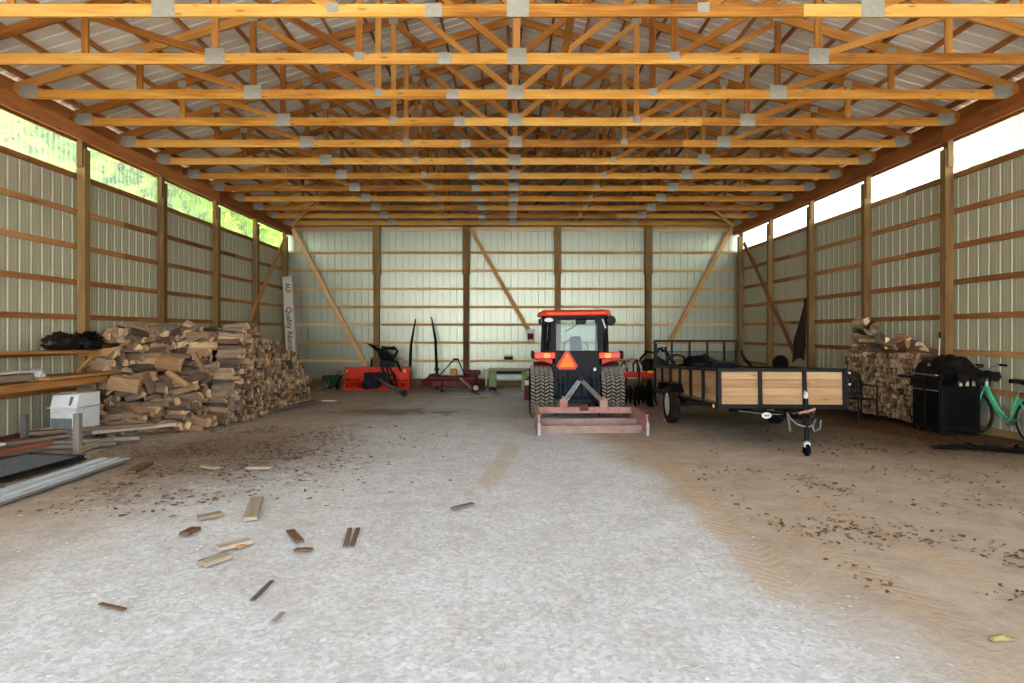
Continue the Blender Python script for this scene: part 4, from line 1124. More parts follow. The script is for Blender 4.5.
# --- the small pile behind the grill
for j in range(25):
    y = 10.66 + .101 * j
    tp = 1.30 if y < 12.25 else 1.36 + (y - 12.25) * .5
    if y > 12.95: tp = 1.2
    for k in range(18):
        z = .12 + .093 * k
        if z > tp: continue
        s_ = lq.uniform(.54, .76)
        put_log((7.255 + lq.uniform(-.05, .03), y + lq.uniform(-.02, .02), z + zf(y)), lq.gauss(0, .03), lq.gauss(0, .03), None, (.8, s_, s_), 'right', .016)
for c, yaw, pit, sc, v in (((7.25, 12.62, 1.66), 1.35, -.05, (1.3, 1.4, 1.2), 1), ((7.28, 12.55, 1.78), 1.3, -.1, (1.3, 1.3, 1.0), 4), ((7.22, 12.75, 1.84), 1.5, .06, (1.15, 1.2, 1.0), 2), ((7.3, 12.85, 1.68), 1.6, 0, (1.1, 1.2, 1.2), 7),
                           ((7.25, 12.0, 1.48), 1.25, -.22, (1.2, 1.3, 1.0), 10), ((7.22, 11.75, 1.42), 1.5, -.1, (1.2, 1.2, 1.0), 5), ((7.28, 11.45, 1.52), 1.35, -.16, (1.25, 1.1, .9), 8), ((7.2, 11.3, 1.42), 1.4, .05, (1.1, 1.2, 1.0), 11),
                           ((7.25, 11.1, 1.43), 1.3, -.1, (1.2, 1.2, 1.0), 15), ((7.2, 10.95, 1.36), 1.5, -.05, (1.0, 1.0, .9), 4)):
    put_log(c, yaw, pit, None, sc, 'righttop', .06, v)

LOGS.sort(key=lambda t: -t[2])
inner = [t for t in LOGS if t[3] == 'inner']
order = [t for t in LOGS if t[3] != 'inner']
keep, rest = order[:295], order[295:] + inner
ZL = {'front': ('split log lying loose in the sloping front of the big woodpile', 'loose logs in the front of the big woodpile'),
      'end': ('split log with its cut end showing in the long side of the big woodpile', 'logs stacked in the long side of the big woodpile'),
      'top': ('split log lying along the top of the big woodpile', 'logs along the top of the big woodpile'),
      'wall': ('split log pointing towards the opening high in the big woodpile', 'logs high in the big woodpile against the wall'),
      'right': ('split log with its cut end showing in the small woodpile behind the grill', 'logs stacked in the small woodpile behind the grill'),
      'righttop': ('large split log lying lengthwise on top of the small woodpile behind the grill', 'large logs on top of the small woodpile')}
for k, mx, sc_, zone in keep:
    o = bpy.data.objects.new('firewood_log', LM[k]); C.objects.link(o); o.matrix_world = mx
    tag(o, ZL[zone][0], 'firewood', ZL[zone][1])
for nm, lab, sel in (('firewood', 'mass of smaller split logs filling the big woodpile by the green-lit wall', lambda t: not t[3].startswith('right')), ('firewood', 'mass of split logs filling the small woodpile behind the grill', lambda t: t[3].startswith('right'))):
    vs, fs, mi = [], [], []
    for k, mx, sc_, zone in [t for t in rest if sel(t)]:
        b0 = len(vs); V, F_, I_ = VAR[k]
        vs += [tuple(mx @ Vector(v)) for v in V]; fs += [[b0 + i for i in f] for f in F_]; mi += I_
    if not vs: continue
    me = bpy.data.meshes.new(nm); me.from_pydata(vs, [], fs)
    for m in ('logbark', 'logsplit', 'logend'): me.materials.append(M[m])
    me.polygons.foreach_set('material_index', mi)
    bm = bmesh.new(); bm.from_mesh(me); bmesh.ops.recalc_face_normals(bm, faces=bm.faces); bm.to_mesh(me); bm.free()
    o = bpy.data.objects.new(nm, me); C.objects.link(o); tag(o, lab, 'firewood', kind='stuff')

def special(label, c, rot, s_, mats, var):
    me = LM[var].copy()
    for i_, m in enumerate(mats): me.materials[i_] = M[m]
    o = bpy.data.objects.new('firewood_log', me); C.objects.link(o); o.location = c; o.rotation_euler = rot; o.scale = s_
    tag(o, label, 'firewood')
special('thick orange-yellow split block lying in the upper middle of the big woodpile', (-6.02, 10.98, 1.10), (1.2, .12, -.12), (1.15, 1.6, 1.5), ('orangewood', 'orangewood', 'logend'), 4)
special('broad orange-brown split slab low in the big woodpile near the bench end', (-6.36, 10.25, .80), (.9, .2, .2), (1.15, 1.5, 1.3), ('logsplit', 'orangewood', 'logend'), 1)
special('pale thin split stick standing almost upright against the big woodpile', (-5.50, 10.98, 1.12), (.3, 1.15, .3), (.95, .55, .5), ('orangewood', 'orangewood', 'logend'), 2)
special('long pale split stick slanting down the front of the big woodpile', (-5.74, 10.72, .84), (.5, .5, -.25), (1.2, .7, .5), ('logsplit', 'orangewood', 'logend'), 5)
special('grey weathered split piece leaning upright in the big woodpile beside the orange slab', (-6.02, 10.35, .80), (.4, 1.25, .2), (.9, .9, .6), ('logbark', 'logbark', 'logend'), 8)
# planks the big pile stands on, showing at its foot
def plank(name, label, a, c, w, h, m='oldwood', cat='plank', roll=0, group=None):
    a, c = Vector(a), Vector(c)
    d = c - a; o = MB().bar(-d / 2, d / 2, w, h).build(name, M[m], bevel=.003)
    o.location = (a + c) / 2
    return tag(o, label, cat, group)
def gp(px, py, dz=0): g = G(px, py); return Vector((g.x, g.y, g.z + dz))
a, c = gp(238, 420, .05), gp(314, 402.5, .05)
plank('base_plank', 'long grey plank along the foot of the big woodpile', a + Vector((.04, 0, -.01)), c + Vector((.04, 0, -.01)), .16, .05, 'greywood')

# ================================================================== along the green-lit wall
xw = XC - 7.52
# upper shelf on a bracket
sh = thing('wall_shelf', 'narrow timber shelf on an orange bracket holding the black bags', 'shelf', (-7.22, 8.0, 1.34))
MB().bar((0, -1.2, .05), (0, 2.62, -.03), .34, .045).build('shelf_board', M['girt'], sh)
b = MB(); b.bar((.14, 2.40, -.06), (.14, 2.62, -.06), .04, .08); b.build('bracket_top', M['bench'], sh)
MB().bar((.12, 2.60, -.08), (-.2, 2.60, -.42), .04, .09, (0, 1, 0)).build('bracket_strut', M['bench'], sh)
MB().bar((-.15, 2.60, -.06), (.15, 2.60, -.06), .04, .09).build('bracket_arm', M['bench'], sh)

def lump(name, label, cat, c, size, m, seed, amp=.22, freq=2.4, parts=None, sub=4, flat=-.6):
    bm = bmesh.new(); bmesh.ops.create_icosphere(bm, subdivisions=sub, radius=1)
    for v in bm.verts:
        n = mathutils.noise.noise(v.co * freq + Vector((seed * 3.1, 0, 0))) + .5 * mathutils.noise.noise(v.co * freq * 2.7 + Vector((seed, 5, 0)))
        rg = abs(mathutils.noise.noise(v.co * freq * 1.6 + Vector((0, seed * 2.0, 9))))
        v.co *= 1 + amp * n - amp * .8 * rg
        if v.co.z < flat: v.co.z = flat + (v.co.z - flat) * .08
        v.co = Vector((v.co.x * size[0], v.co.y * size[1], (v.co.z - flat) * size[2]))
    me = bpy.data.meshes.new(name); bm.to_mesh(me); bm.free(); me.materials.append(M[m])
    me.polygons.foreach_set('use_smooth', [True] * len(me.polygons))
    o = bpy.data.objects.new(name, me); C.objects.link(o); o.location = c
    return tag(o, label, cat)
lump('plastic_bag', 'brownish black bag lying on the wall shelf', 'bag', (-7.12, 9.85, 1.37), (.15, .40, .17), 'brownbag', 3, .3)
lump('plastic_bag', 'shiny black bag on the wall shelf against the post', 'bag', (-7.1, 10.42, 1.355), (.17, .32, .19), 'tarp', 5, .3)

# workbench
wb = thing('workbench', 'rough timber bench along the green-lit wall piled with boards', 'bench', (-7.06, 8.0, 0))
for k in range(3): MB().bar((-.28 + .24 * k, -1.4, .905), (-.28 + .24 * k, 2.25, .905), .22, .04).build('top_plank', M['bench'], wb)
MB().bar((.36, -1.4, .875), (.36, 2.3, .875), .04, .10).build('front_rail', M['bench'], wb)
for y in (-1.2, 2.1):
    MB().bar((.3, y, .04), (.3, y, .82), .08, .08, (1, 0, 0)).build('leg', M['oldwood'], wb)
    MB().bar((-.32, y, .8), (.34, y, .8), .04, .1).build('cross_rail', M['oldwood'], wb)
plank('bench_board', 'long plank jutting past the end of the bench', (-6.80, 9.0, .96), (-6.76, 10.6, .965), .24, .045, 'bench', 'board')
plank('white_trim_board', 'white edged board lying on the bench', (-6.80, 7.0, 1.085), (-6.95, 9.1, 1.08), .12, .03, 'white', 'board')
plank('bench_board', 'brown board under the white edged board on the bench', (-6.88, 6.9, 1.02), (-6.98, 8.9, 1.0), .30, .09, 'oldwood', 'board')
lump('plastic_bag', 'crumpled white plastic bag on the bench beside the boards', 'bag', (-6.98, 9.12, .93), (.1, .16, .1), 'whiteplastic', 8, .4)
plank('grey_offcut', 'short dark grey board lying flat at the back of the bench', (-7.2, 9.3, .955), (-7.1, 10.15, .955), .2, .05, 'greywood', 'board')

# old white appliance
wx = thing('white_appliance', 'old white metal cabinet with a small grey vent, under the bench', 'cabinet', (-6.60, 9.42, .085), (0, 0, R(-3)))
MB().box((0, 0, .215), (.40, .5, .43)).build('lower_cabinet', M['white'], wx, bevel=.012, seg=2)
b = MB().add([(-.205, -.255, .435), (.205, -.255, .435), (.205, .255, .435), (-.205, .255, .435), (-.2, -.2, .62), (.205, -.2, .64), (.205, .25, .64), (-.2, .25, .62)], [(0, 3, 2, 1), (4, 5, 6, 7), (0, 1, 5, 4), (1, 2, 6, 5), (2, 3, 7, 6), (3, 0, 4, 7)])
b.build('hinged_hood', M['whiteplastic'], wx, bevel=.012)
v_ = MB().box((-.02, -.252, .19), (.32, .008, .18)).build('grey_vent', M['greypanel'], wx)
b = MB()
for k in range(8): b.bar((-.165, -.258, .12 + .02 * k), (.125, -.258, .12 + .02 * k), .004, .004)
b.build('vent_slat', M['greymetal'], v_)
MB().box((0, -.262, .435), (.46, .03, .014)).build('front_lip', M['whiteplastic'], wx)
MB().bar((.1, -.24, .47), (.14, -.25, .6), .03, .02, (0, 1, 0)).build('hood_catch', M['greymetal'], wx)
MB().tube([(-.18, -.2, .62), (-.05, -.22, .655), (.12, -.2, .665), (.2, -.1, .645)], .008, 5).build('loose_trim', M['scrap'], wx)
b = MB(); b.bar((-.16, .05, -.05), (-.16, .2, 0), .06, .05); b.box((0, .0, -.03), (.36, .46, .05)); b.build('plinth', M['oldwood'], wx)
MB().lathe([(.015, 0), (.012, .03)], (.2, -.1, .42), 'x', 8).build('side_knob', M['carton'], wx)

# two timber stakes
for (px, py0, py1, lab) in ((24.6, 443, 414.5, 'grey square stake standing by the wall beside the white cabinet'), (77.7, 452.5, 413.5, 'grey square stake standing in front of the white cabinet')):
    g = G(px, py0); hgt = (py0 - py1) / FPX * g.y
    r = thing('timber_stake', lab, 'stake', g)
    MB().box((0, 0, hgt / 2 - .05), (.08, .08, hgt + .1)).build('stake_shaft', M['greywood'], r, bevel=.004)
    MB().bar((0, .0, .04), (.0, .75, .06), .09, .08).build('foot_rail', M['oldwood'], r)

# lumber lying about under the bench, each board a thing
lum = [((-7.1, 8.4, .05), (-5.9, 10.1, .13), .18, .05, 'oldwood', 'brown plank lying from the stake towards the woodpile'),
       ((-6.9, 8.9, .15), (-5.6, 9.75, .17), .14, .05, 'oldwood', 'weathered brown plank sticking out below the white cabinet'),
       ((-6.7, 8.7, .03), (-5.45, 9.15, .05), .12, .05, 'greywood', 'grey board on the dirt in front of the white cabinet'),
       ((-6.5, 8.45, .02), (-5.55, 8.75, .03), .12, .045, 'greywood', 'short grey board nearest the second stake'),
       ((-7.3, 8.1, .06), (-6.6, 9.3, .06), .2, .06, 'darkred_wood', 'reddish board on the dirt against the wall'),
       ((-6.3, 9.35, .10), (-5.35, 9.95, .15), .13, .05, 'scrap', 'pale board crossing the foot of the woodpile')]
M['darkred_wood'] = wood('reddish_board', srgb(92, 46, 34), srgb(122, 66, 48), srgb(146, 92, 70))
for a, c, w, h, m, lab in lum:
    plank('lumber_board', lab, Vector(a) + Vector((0, 0, zf(a[1]) + .02)), Vector(c) + Vector((0, 0, zf(c[1]) + .02)), w, h, m, 'board')

# floor grate with a red frame, and the white metal channel
a = gp(0, 460); c = gp(56, 450); e = gp(72, 463); f = gp(0, 487)
gx0 = thing('mesh_grate', 'black mesh grate with a red bar lying on the dirt', 'grate', (-5.6, 6.85, zf(6.85) + .06), (R(-1), R(0), 0))
b = MB(); b.bar((-.5, -1.1, 0), (-.46, 1.0, 0), .03, .03); b.bar((.36, -1.1, 0), (.32, .82, 0), .03, .03); b.bar((-.48, 1.0, 0), (.32, .82, 0), .03, .03); b.bar((-.5, -1.1, 0), (.36, -1.1, 0), .03, .03)
b.build('outer_frame', M['black'], gx0)
b = MB()
for k in range(30): b.bar((-.48, -1.05 + .066 * k, .0), (.34, -1.08 + .063 * k, .0), .010, .012)
for k in range(14): b.bar((-.46 + .06 * k, -1.08, .008), (-.44 + .056 * k, .93, .008), .007, .008)
b.build('mesh_grille', M['greymetal'], gx0)
MB().box((-.07, -.1, -.035), (.82, 1.9, .02)).build('dark_board', M['rubber'], gx0)
MB().bar((-.64, -1.3, .05), (-.68, 1.6, .05), .09, .06).build('red_bar', M['darkred_wood'], gx0)
MB().bar((-.86, -1.3, .02), (-.9, 1.3, .02), .28, .05).build('dark_backing_board', M['greywood'], gx0)
a0, a1 = gp(-40, 514), gp(116, 461.5)
d = Vector((a1.x - a0.x, a1.y - a0.y, a1.z - a0.z)); ang = math.atan2(-d.x, d.y)
ln = d.length
gu = thing('metal_channel', 'long pale metal channel lying on the dirt in front of the grate', 'channel', (a0.x, a0.y, a0.z + .012), (math.atan2(d.z, math.hypot(d.x, d.y)), 0, ang))
prof = [(-.17, .05), (-.17, .09), (-.12, .09), (-.105, .06), (-.02, .06), (-.005, .085), (.03, .085), (.045, .05), (.12, .05), (.135, .075), (.17, .075), (.17, .0), (.165, .0), (.165, .07), (.14, .07), (.125, .045), (.04, .045), (.025, .08), (0, .08), (-.015, .055), (-.11, .055), (-.125, .085), (-.165, .085), (-.165, .0), (-.17, 0)]
MB().prism([(p_, q_ * .5) for p_, q_ in prof], 'y', 0, ln).build('ribbed_strip', M['channel'], gu)
MB().bar((.172, .02, .016), (.172, ln - .02, .016), .006, .026).build('front_edge', M['steel'], gu)
plank('white_scrap', 'small white board lying beside the grate under the bench', (-7.1, 7.6, .14), (-6.75, 8.25, .16), .16, .03, 'white', 'board')
plank('dark_plank', 'dark plank lying beside the grate under the bench', (-7.3, 7.0, .1), (-6.95, 8.15, .1), .2, .08, 'greywood', 'board')

# leaning carton with printed lettering
pt, pb_ = P(287.7, 277, 19.6), P(293.5, 388, 18.9)
cbx = thing('long_carton', 'tall pale carton with dark printed lettering leaning in the corner', 'carton', (pb_.x, pb_.y, zf(pb_.y) + .0))
dv = pt - Vector(cbx.location); L = dv.length
cbx.rotation_euler = dv.to_track_quat('Z', 'Y').to_euler()
# keep the printed face towards the opening
q = Vector((0, 0, 1)).rotation_difference(dv.normalized()); cbx.rotation_euler = q.to_euler()
MB().box((0, 0, L / 2), (.30, .14, L)).build('carton_sleeve', M['carton'], cbx, bevel=.01)
MB().lathe([(.012, 0), (.012, .004)], (.02, -.072, L - .1), 'y', 10).build('hole', M['ink'], cbx)
def text(body, size, parent, loc, rot, mat, name):
    cu_ = bpy.data.curves.new(name, 'FONT'); cu_.body = body; cu_.size = size; cu_.extrude = .001; cu_.align_x = 'LEFT'; cu_.align_y = 'CENTER'; cu_.offset = .004
    tmp = bpy.data.objects.new(name + '_curve', cu_); C.objects.link(tmp)
    dg = bpy.context.evaluated_depsgraph_get(); me = bpy.data.meshes.new_from_object(tmp.evaluated_get(dg))
    bpy.data.objects.remove(tmp); bpy.data.curves.remove(cu_)
    me.materials.clear(); me.materials.append(mat)
    o = bpy.data.objects.new(name, me); C.objects.link(o); o.parent = parent; o.location = loc; o.rotation_euler = rot
    return o
rt = (Matrix.Rotation(R(90), 3, 'Y') @ Matrix.Rotation(R(90), 3, 'X')).to_euler()
text('ALF', .20, cbx, (0, -.073, L - .22), rt, M['ink'], 'printed_lettering')
text('Quality Aluminum', .235, cbx, (0, -.073, L - 1.0), rt, M['ink'], 'printed_lettering')

# ================================================================== white-lit side
# grill: doors face the middle of the shed, one end towards the opening
gl_ = thing('gas_grill', 'black gas grill on a two-door cart with a half-pulled cover', 'grill', (6.86, 9.84, zf(10)))
D, WY, HC = .61, .72, .74
MB().box((D / 2, WY / 2, .08 + HC / 2 - .02), (D, WY, HC)).build('cart', M['grilllid'], gl_, bevel=.01)
for y0 in (.03, .375):
    dr = MB().box((-.012, y0 + .158, .42), (.024, .316, .60)).build('door', M['blacksatin'], gl_, bevel=.008)
    MB().tube([(-.03, y0 + .03, .705), (-.055, y0 + .04, .705), (-.055, y0 + .27, .705), (-.03, y0 + .28, .705)], .009, 6).build('handle', M['steel'], dr)
cpn = MB().prism([(-.06, .74), (0, .74), (0, .90), (-.03, .90)], 'y', 0, WY).build('control_panel', M['black'], gl_, bevel=.006)
for k in range(4):
    MB().lathe([(.03, 0), (.026, .035)], (-.085, .12 + .16 * k, .82), 'x', 12).build('knob', M['blacksatin'], cpn)
lidp = [(0, .86)] + [(.27 - .27 * math.cos(R(a)), .90 + .31 * math.sin(R(a))) for a in (5, 25, 45, 65, 90, 115, 140, 165)] + [(D, .86)]
ld = MB().prism(lidp, 'y', .01, WY - .01).build('lid', M['grilllid'], gl_, bevel=.02, seg=2, smooth=True)
MB().tube([(.0, .06, .95), (-.05, .08, .95), (-.05, WY - .08, .95), (.0, WY - .06, .95)], .012, 8).build('handle', M['steel'], ld)
MB().lathe([(.035, 0), (.03, .02)], (.03, WY / 2, 1.1), 'x', 12).build('thermometer', M['steel'], ld)
MB().box((.06, WY + .17, .88), (.24, .32, .04)).build('side_shelf', M['grilllid'], gl_, bevel=.01)
sfl = MB().box((.29, -.15, .85), (.52, .28, .08)).build('side_shelf', M['grilllid'], gl_, bevel=.01)
for k in range(5): MB().box((.08 + .10 * k, -.294, .85), (.045, .008, .075)).build('pale_edge_stripe', M['carton'], sfl)
for x in (.04, D - .04):
    for y in (.05, WY - .05): MB().lathe([(.02, -.02), (.04, -.02), (.04, .02), (.02, .02)], (x, y, .03), 'x', 12).build('caster', M['rubber'], gl_)
MB().box((D / 2, -.004, .40), (D - .12, .008, .52)).build('end_panel', M['blacksatin'], gl_, bevel=.004)
# cover draped over the right end
cv = MB(); N1, N2 = 34, 24; vs = []
def cover_z(u, v):
    lidz = .90 + .33 * math.sin(math.pi * min(1, max(0, v * .96 + .02))) ** .8
    shelf = .95 + .03 * math.sin(6 * v + 2)
    t_ = min(1, max(0, (u - .46) / .2)); t_ = t_ * t_ * (3 - 2 * t_)
    return lidz * (1 - t_) + (shelf + .02) * t_
for i in range(N1):
    for j in range(N2):
        u, v = i / (N1 - 1), j / (N2 - 1)
        y = .42 - .78 * u
        x = -.03 + .66 * v
        fold = .022 * mathutils.noise.noise(Vector((u * 6, v * 9, 1))) + .014 * math.sin(22 * u + 4 * v) * min(1, 2.5 * u) + .012 * math.sin(15 * v + 9 * u)
        vs.append((x + .02 * mathutils.noise.noise(Vector((u * 6, v * 5, 7))), y, cover_z(u, v) + .035 + fold))
cv.add(vs, [(i * N2 + j, i * N2 + j + 1, (i + 1) * N2 + j + 1, (i + 1) * N2 + j) for i in range(N1 - 1) for j in range(N2 - 1)])
for edge in ('front', 'end'):                                   # short hanging hems
    vs = []
    n = N1 if edge == 'front' else N2
    for i in range(n):
        base = cv.v[i * N2] if edge == 'front' else cv.v[(N1 - 1) * N2 + i]
        for k in range(4):
            dz = -.035 * k * (.9 + .5 * math.sin(i * .7))
            wv = .014 * math.sin(i * 1.1) * k / 3
            vs.append((base[0] + (wv - .012 * k if edge == 'front' else 0), base[1] + (wv - .012 * k if edge == 'end' else 0), base[2] + dz))
    cv.add(vs, [(4 * i + k, 4 * i + k + 1, 4 * i + 4 + k + 1, 4 * i + 4 + k) for i in range(n - 1) for k in range(3)])
cvr = cv.build('x_cover', M['coverfabric'], smooth=True)
cvr.name = 'grill_cover'; cvr.data.name = 'grill_cover'; cvr.location = gl_.location
md = cvr.modifiers.new('thick', 'SOLIDIFY'); md.thickness = .006
tag(cvr, 'crumpled dark vinyl cover pulled back over the end of the grill', 'cover')
# broom behind it
p = G(938, 425)
br = thing('broom', 'slim pale pole with a dark tip standing behind the grill', 'broom', (7.30, 10.60, zf(10.6) + .0))
MB().tube([(0, 0, .3), (.06, .02, 1.55)], .013, 8).build('shaft', M['carton'], br); MB().tube([(.06, .02, 1.55), (.065, .022, 1.66)], .018, 8).build('dark_tip', M['blacksatin'], br)
MB().prism([(-.15, 0), (.15, 0), (.05, .28), (.02, .32), (-.02, .32), (-.05, .28)], 'y', -.03, .03).build('bristle_head', M['bench'], br)

# bicycle: front wheel towards the back wall, behind the grill
bi = thing('bicycle', 'mint green cruiser bicycle leaning against the wall beside the grill', 'bicycle', (7.57, 9.45, zf(9.4)), (R(0), R(0), R(90)))
wr = .33
def bwheel(x):
    pts = [(x + wr * .95 * math.cos(t * 2 * math.pi / 32), 0, wr + wr * .95 * math.sin(t * 2 * math.pi / 32)) for t in range(33)]
    w = MB().tube(pts, .022, 8, caps=False).build('wheel', M['rubber'], bi, smooth=True)
    pts = [(x + wr * .87 * math.cos(t * 2 * math.pi / 32), 0, wr + wr * .87 * math.sin(t * 2 * math.pi / 32)) for t in range(33)]
    MB().tube(pts, .012, 6, caps=False).build('rim', M['steel'], w, smooth=True)
    sp = MB()
    for k in range(18):
        t = k * 2 * math.pi / 18; sp.tube([(x, 0, wr), (x + wr * .86 * math.cos(t), 0, wr + wr * .86 * math.sin(t))], .0025, 4)
    sp.build('spoke', M['steel'], w)
    MB().lathe([(.022, -.04), (.022, .04)], (x, 0, wr), 'y', 10).build('hub', M['steel'], w)
bwheel(-.50); bwheel(.60)
F0 = (.42, 0, .82); BB = (-.06, 0, .30); ST = (-.2, 0, .66); RA = (-.50, 0, wr)
fr = MB()
fr.tube([F0, (.3, 0, .62), (.14, 0, .42), (-.0, 0, .33), BB], .027, 8)
fr.tube([(.41, 0, .74), (.3, 0, .55), (.14, 0, .36), (-.02, 0, .29)], .021, 8)
fr.tube([BB, ST], .022, 8); fr.tube([(.44, 0, .70), (.40, 0, .90)], .026, 8)
for s in (-1, 1):
    fr.tube([BB, (RA[0], s * .05, RA[2])], .012, 6); fr.tube([ST, (RA[0], s * .05, RA[2])], .011, 6)
    fr.tube([(.44, s * .03, .70), (.50, s * .05, .5), (.60, s * .05, wr)], .013, 6)
fr.build('frame', M['bike'], bi, smooth=True)
sd = MB(); sd.tube([ST, (-.24, 0, .84)], .014, 6); sd.build('seat_post', M['steel'], bi)
sdl = MB(); prof = [(-.42, .11, .9), (-.36, .12, .91), (-.24, .09, .90), (-.13, .035, .895), (-.06, .022, .89)]
vs = []
for x, w, z in prof:
    for k in range(8):
        a = k * math.pi / 4; vs.append((x, w * math.cos(a), z + .035 * math.sin(a) - (.02 if x < -.3 else 0)))
fs = [(8 * i + k, 8 * i + (k + 1) % 8, 8 * i + 8 + (k + 1) % 8, 8 * i + 8 + k) for i in range(4) for k in range(8)] + [tuple(range(8)), tuple(range(32, 40))]
sdl.add(vs, fs); sdl.build('saddle', M['blacksatin'], bi, smooth=True)
hb = MB(); hb.tube([(.40, 0, .9), (.39, 0, 1.03)], .014, 6)
hb.tube([(.20, -.09, 1.12), (.33, -.13, 1.13), (.40, -.08, 1.06), (.39, 0, 1.04), (.40, .16, 1.06), (.33, .26, 1.13), (.20, .27, 1.12)], .012, 8); hb.build('handlebar', M['steel'], bi, smooth=True)
for y in (-.09, .27): MB().tube([(.24, y, 1.12), (.12, y, 1.115)], .019, 8).build('grip', M['blacksatin'], bi)
bs = MB(); q0 = [(.44, -.13, .98), (.44, .15, .98), (.66, .17, 1.06), (.66, -.15, 1.06), (.46, -.1, .78), (.46, .12, .78), (.62, .13, .80), (.62, -.11, .80)]
for i, j in ((0, 1), (1, 2), (2, 3), (3, 0), (4, 5), (5, 6), (6, 7), (7, 4)): bs.tube([q0[i], q0[j]], .009, 5)
for t in range(9):
    u = t / 8
    for i, j, k_, l in ((0, 1, 4, 5), (1, 2, 5, 6), (2, 3, 6, 7), (3, 0, 7, 4)):
        A = Vector(q0[i]).lerp(Vector(q0[j]), u); Bv = Vector(q0[k_]).lerp(Vector(q0[l]), u); bs.tube([A, Bv], .006, 4)
for t in (.25, .5, .75):
    rr_ = [Vector(q0[i]).lerp(Vector(q0[i + 4]), t) for i in range(4)]
    for i in range(4): bs.tube([rr_[i], rr_[(i + 1) % 4]], .006, 4)
bs.add(q0[4:8], [(0, 1, 2, 3)])
bs.build('wire_basket_lattice', M['black'], bi)
cr = MB(); cr.lathe([(.09, -.006), (.09, .006)], (BB[0], -.05, BB[2]), 'y', 20); cr.tube([(BB[0], -.06, BB[2]), (BB[0] + .12, -.07, BB[2] - .1)], .01, 6); cr.tube([(BB[0], .06, BB[2]), (BB[0] - .12, .07, BB[2] + .1)], .01, 6); cr.box((BB[0] + .13, -.11, BB[2] - .1), (.09, .08, .02)); cr.box((BB[0] - .13, .11, BB[2] + .1), (.09, .08, .02)); cr.build('crankset', M['steel'], bi)
MB().tube([(-.10, -.06, .22), (.15, -.06, .52)], .008, 6).build('chain_guard', M['steel'], bi)
rk = MB(); rk.bar((-.72, 0, .74), (-.3, 0, .72), .12, .012)
for s in (-1, 1): rk.tube([(-.68, s * .05, .74), (-.5, s * .06, wr)], .006, 5)
rk.build('rear_rack', M['black'], bi)
fd = MB()
for x in (-.50,):
    pts = [(x + (wr + .03) * math.cos(R(a)), 0, wr + (wr + .03) * math.sin(R(a))) for a in range(20, 190, 15)]
    for a_, c_ in zip(pts, pts[1:]): fd.bar(a_, c_, .05, .006, (0, 0, 1))
fd.build('mudguard', M['bike'], bi)

# black film on the dirt
b = MB(); N = 34; vs = []
for i in range(N):
    for j in range(14):
        u, v = i / (N - 1), j / 13
        x = 5.9 + 1.6 * u; y = 8.62 - .40 * u + (v - .5) * (.16 + .62 * u) + .1 * math.sin(7 * u)
        n_ = mathutils.noise.noise(Vector((x * 6, y * 6, 2))); n2_ = abs(mathutils.noise.noise(Vector((x * 13, y * 11, 5))))
        edge = min(1, 5 * min(v, 1 - v, u + .05, 1.05 - u))
        vs.append((x, y + .05 * n_, zf(y) + .012 + edge * (.045 * (n_ + .5) + .07 * n2_ * (.5 + u))))
b.add(vs, [(i * 14 + j, i * 14 + j + 1, (i + 1) * 14 + j + 1, (i + 1) * 14 + j) for i in range(N - 1) for j in range(13)])
fo = b.build('plastic_film', M['tarp'], smooth=True); tag(fo, 'crumpled black plastic film on the dirt in front of the grill and bicycle', 'film')

# black metal chair frame between trailer and woodpile
p = (6.63, 11.75)
wc = thing('patio_chair', 'black metal lattice-back chair between the trailer and the small woodpile', 'chair', (p[0], p[1], zf(p[1])), (0, 0, R(12)))
for sx in (-1, 1):
    MB().tube([(sx * .21, -.2, 0), (sx * .2, -.19, .42), (sx * .21, -.2, .66), (sx * .21, .0, .67), (sx * .2, .18, .66)], .017, 6).build('arm_and_leg', M['black'], wc, smooth=True)
    MB().tube([(sx * .2, .2, 0), (sx * .19, .17, .42), (sx * .2, .24, .86)], .017, 6).build('back_leg', M['black'], wc, smooth=True)
b = MB()
for k in range(9): b.bar((-.2 + .05 * k, -.2, .42), (-.2 + .05 * k, .18, .41), .012, .012)
for k in range(8): b.bar((-.2, -.19 + .052 * k, .42), (.2, -.19 + .052 * k, .42), .012, .012)
b.build('seat', M['black'], wc)
b = MB(); b.tube([(-.2, .24, .86), (-.1, .25, .9), (.1, .25, .9), (.2, .24, .86)], .017, 6)
for k in range(7):
    x = -.18 + .06 * k
    b.tube([(x, .18, .45), (x + .06, .21, .66), (x, .245, .87)], .009, 5); b.tube([(x, .18, .45), (x - .06, .21, .66), (x, .245, .87)], .009, 5)
b.build('lattice_back', M['black'], wc)

# dark cloth hanging on the post
x, y = XC + 7.36, 15.5
py = 15.58
cl = MB(); N1, N2 = 18, 9; vs = []
for i in range(N1):
    for j in range(N2):
        u, v = i / (N1 - 1), j / (N2 - 1)
        w = .03 + .30 * min(1, u * 1.5) ** 1.1
        xx_ = 7.40 - w * (v) + .02 * math.sin(v * 12 + u * 3) - .06 * u
        yy_ = py - .1 - .05 * math.sin(v * 9) * min(1, u * 2) - .03 * v
        vs.append((xx_, yy_, 2.50 - 1.55 * u + .05 * math.sin(v * 5) * u))
cl.add(vs, [(i * N2 + j, i * N2 + j + 1, (i + 1) * N2 + j + 1, (i + 1) * N2 + j) for i in range(N1 - 1) for j in range(N2 - 1)])
co = cl.build('hanging_cloth', M['cloth'], smooth=True); md = co.modifiers.new('thick', 'SOLIDIFY'); md.thickness = .02
tag(co, 'dark brown cloth hanging from a nail on a post behind the trailer', 'cloth')
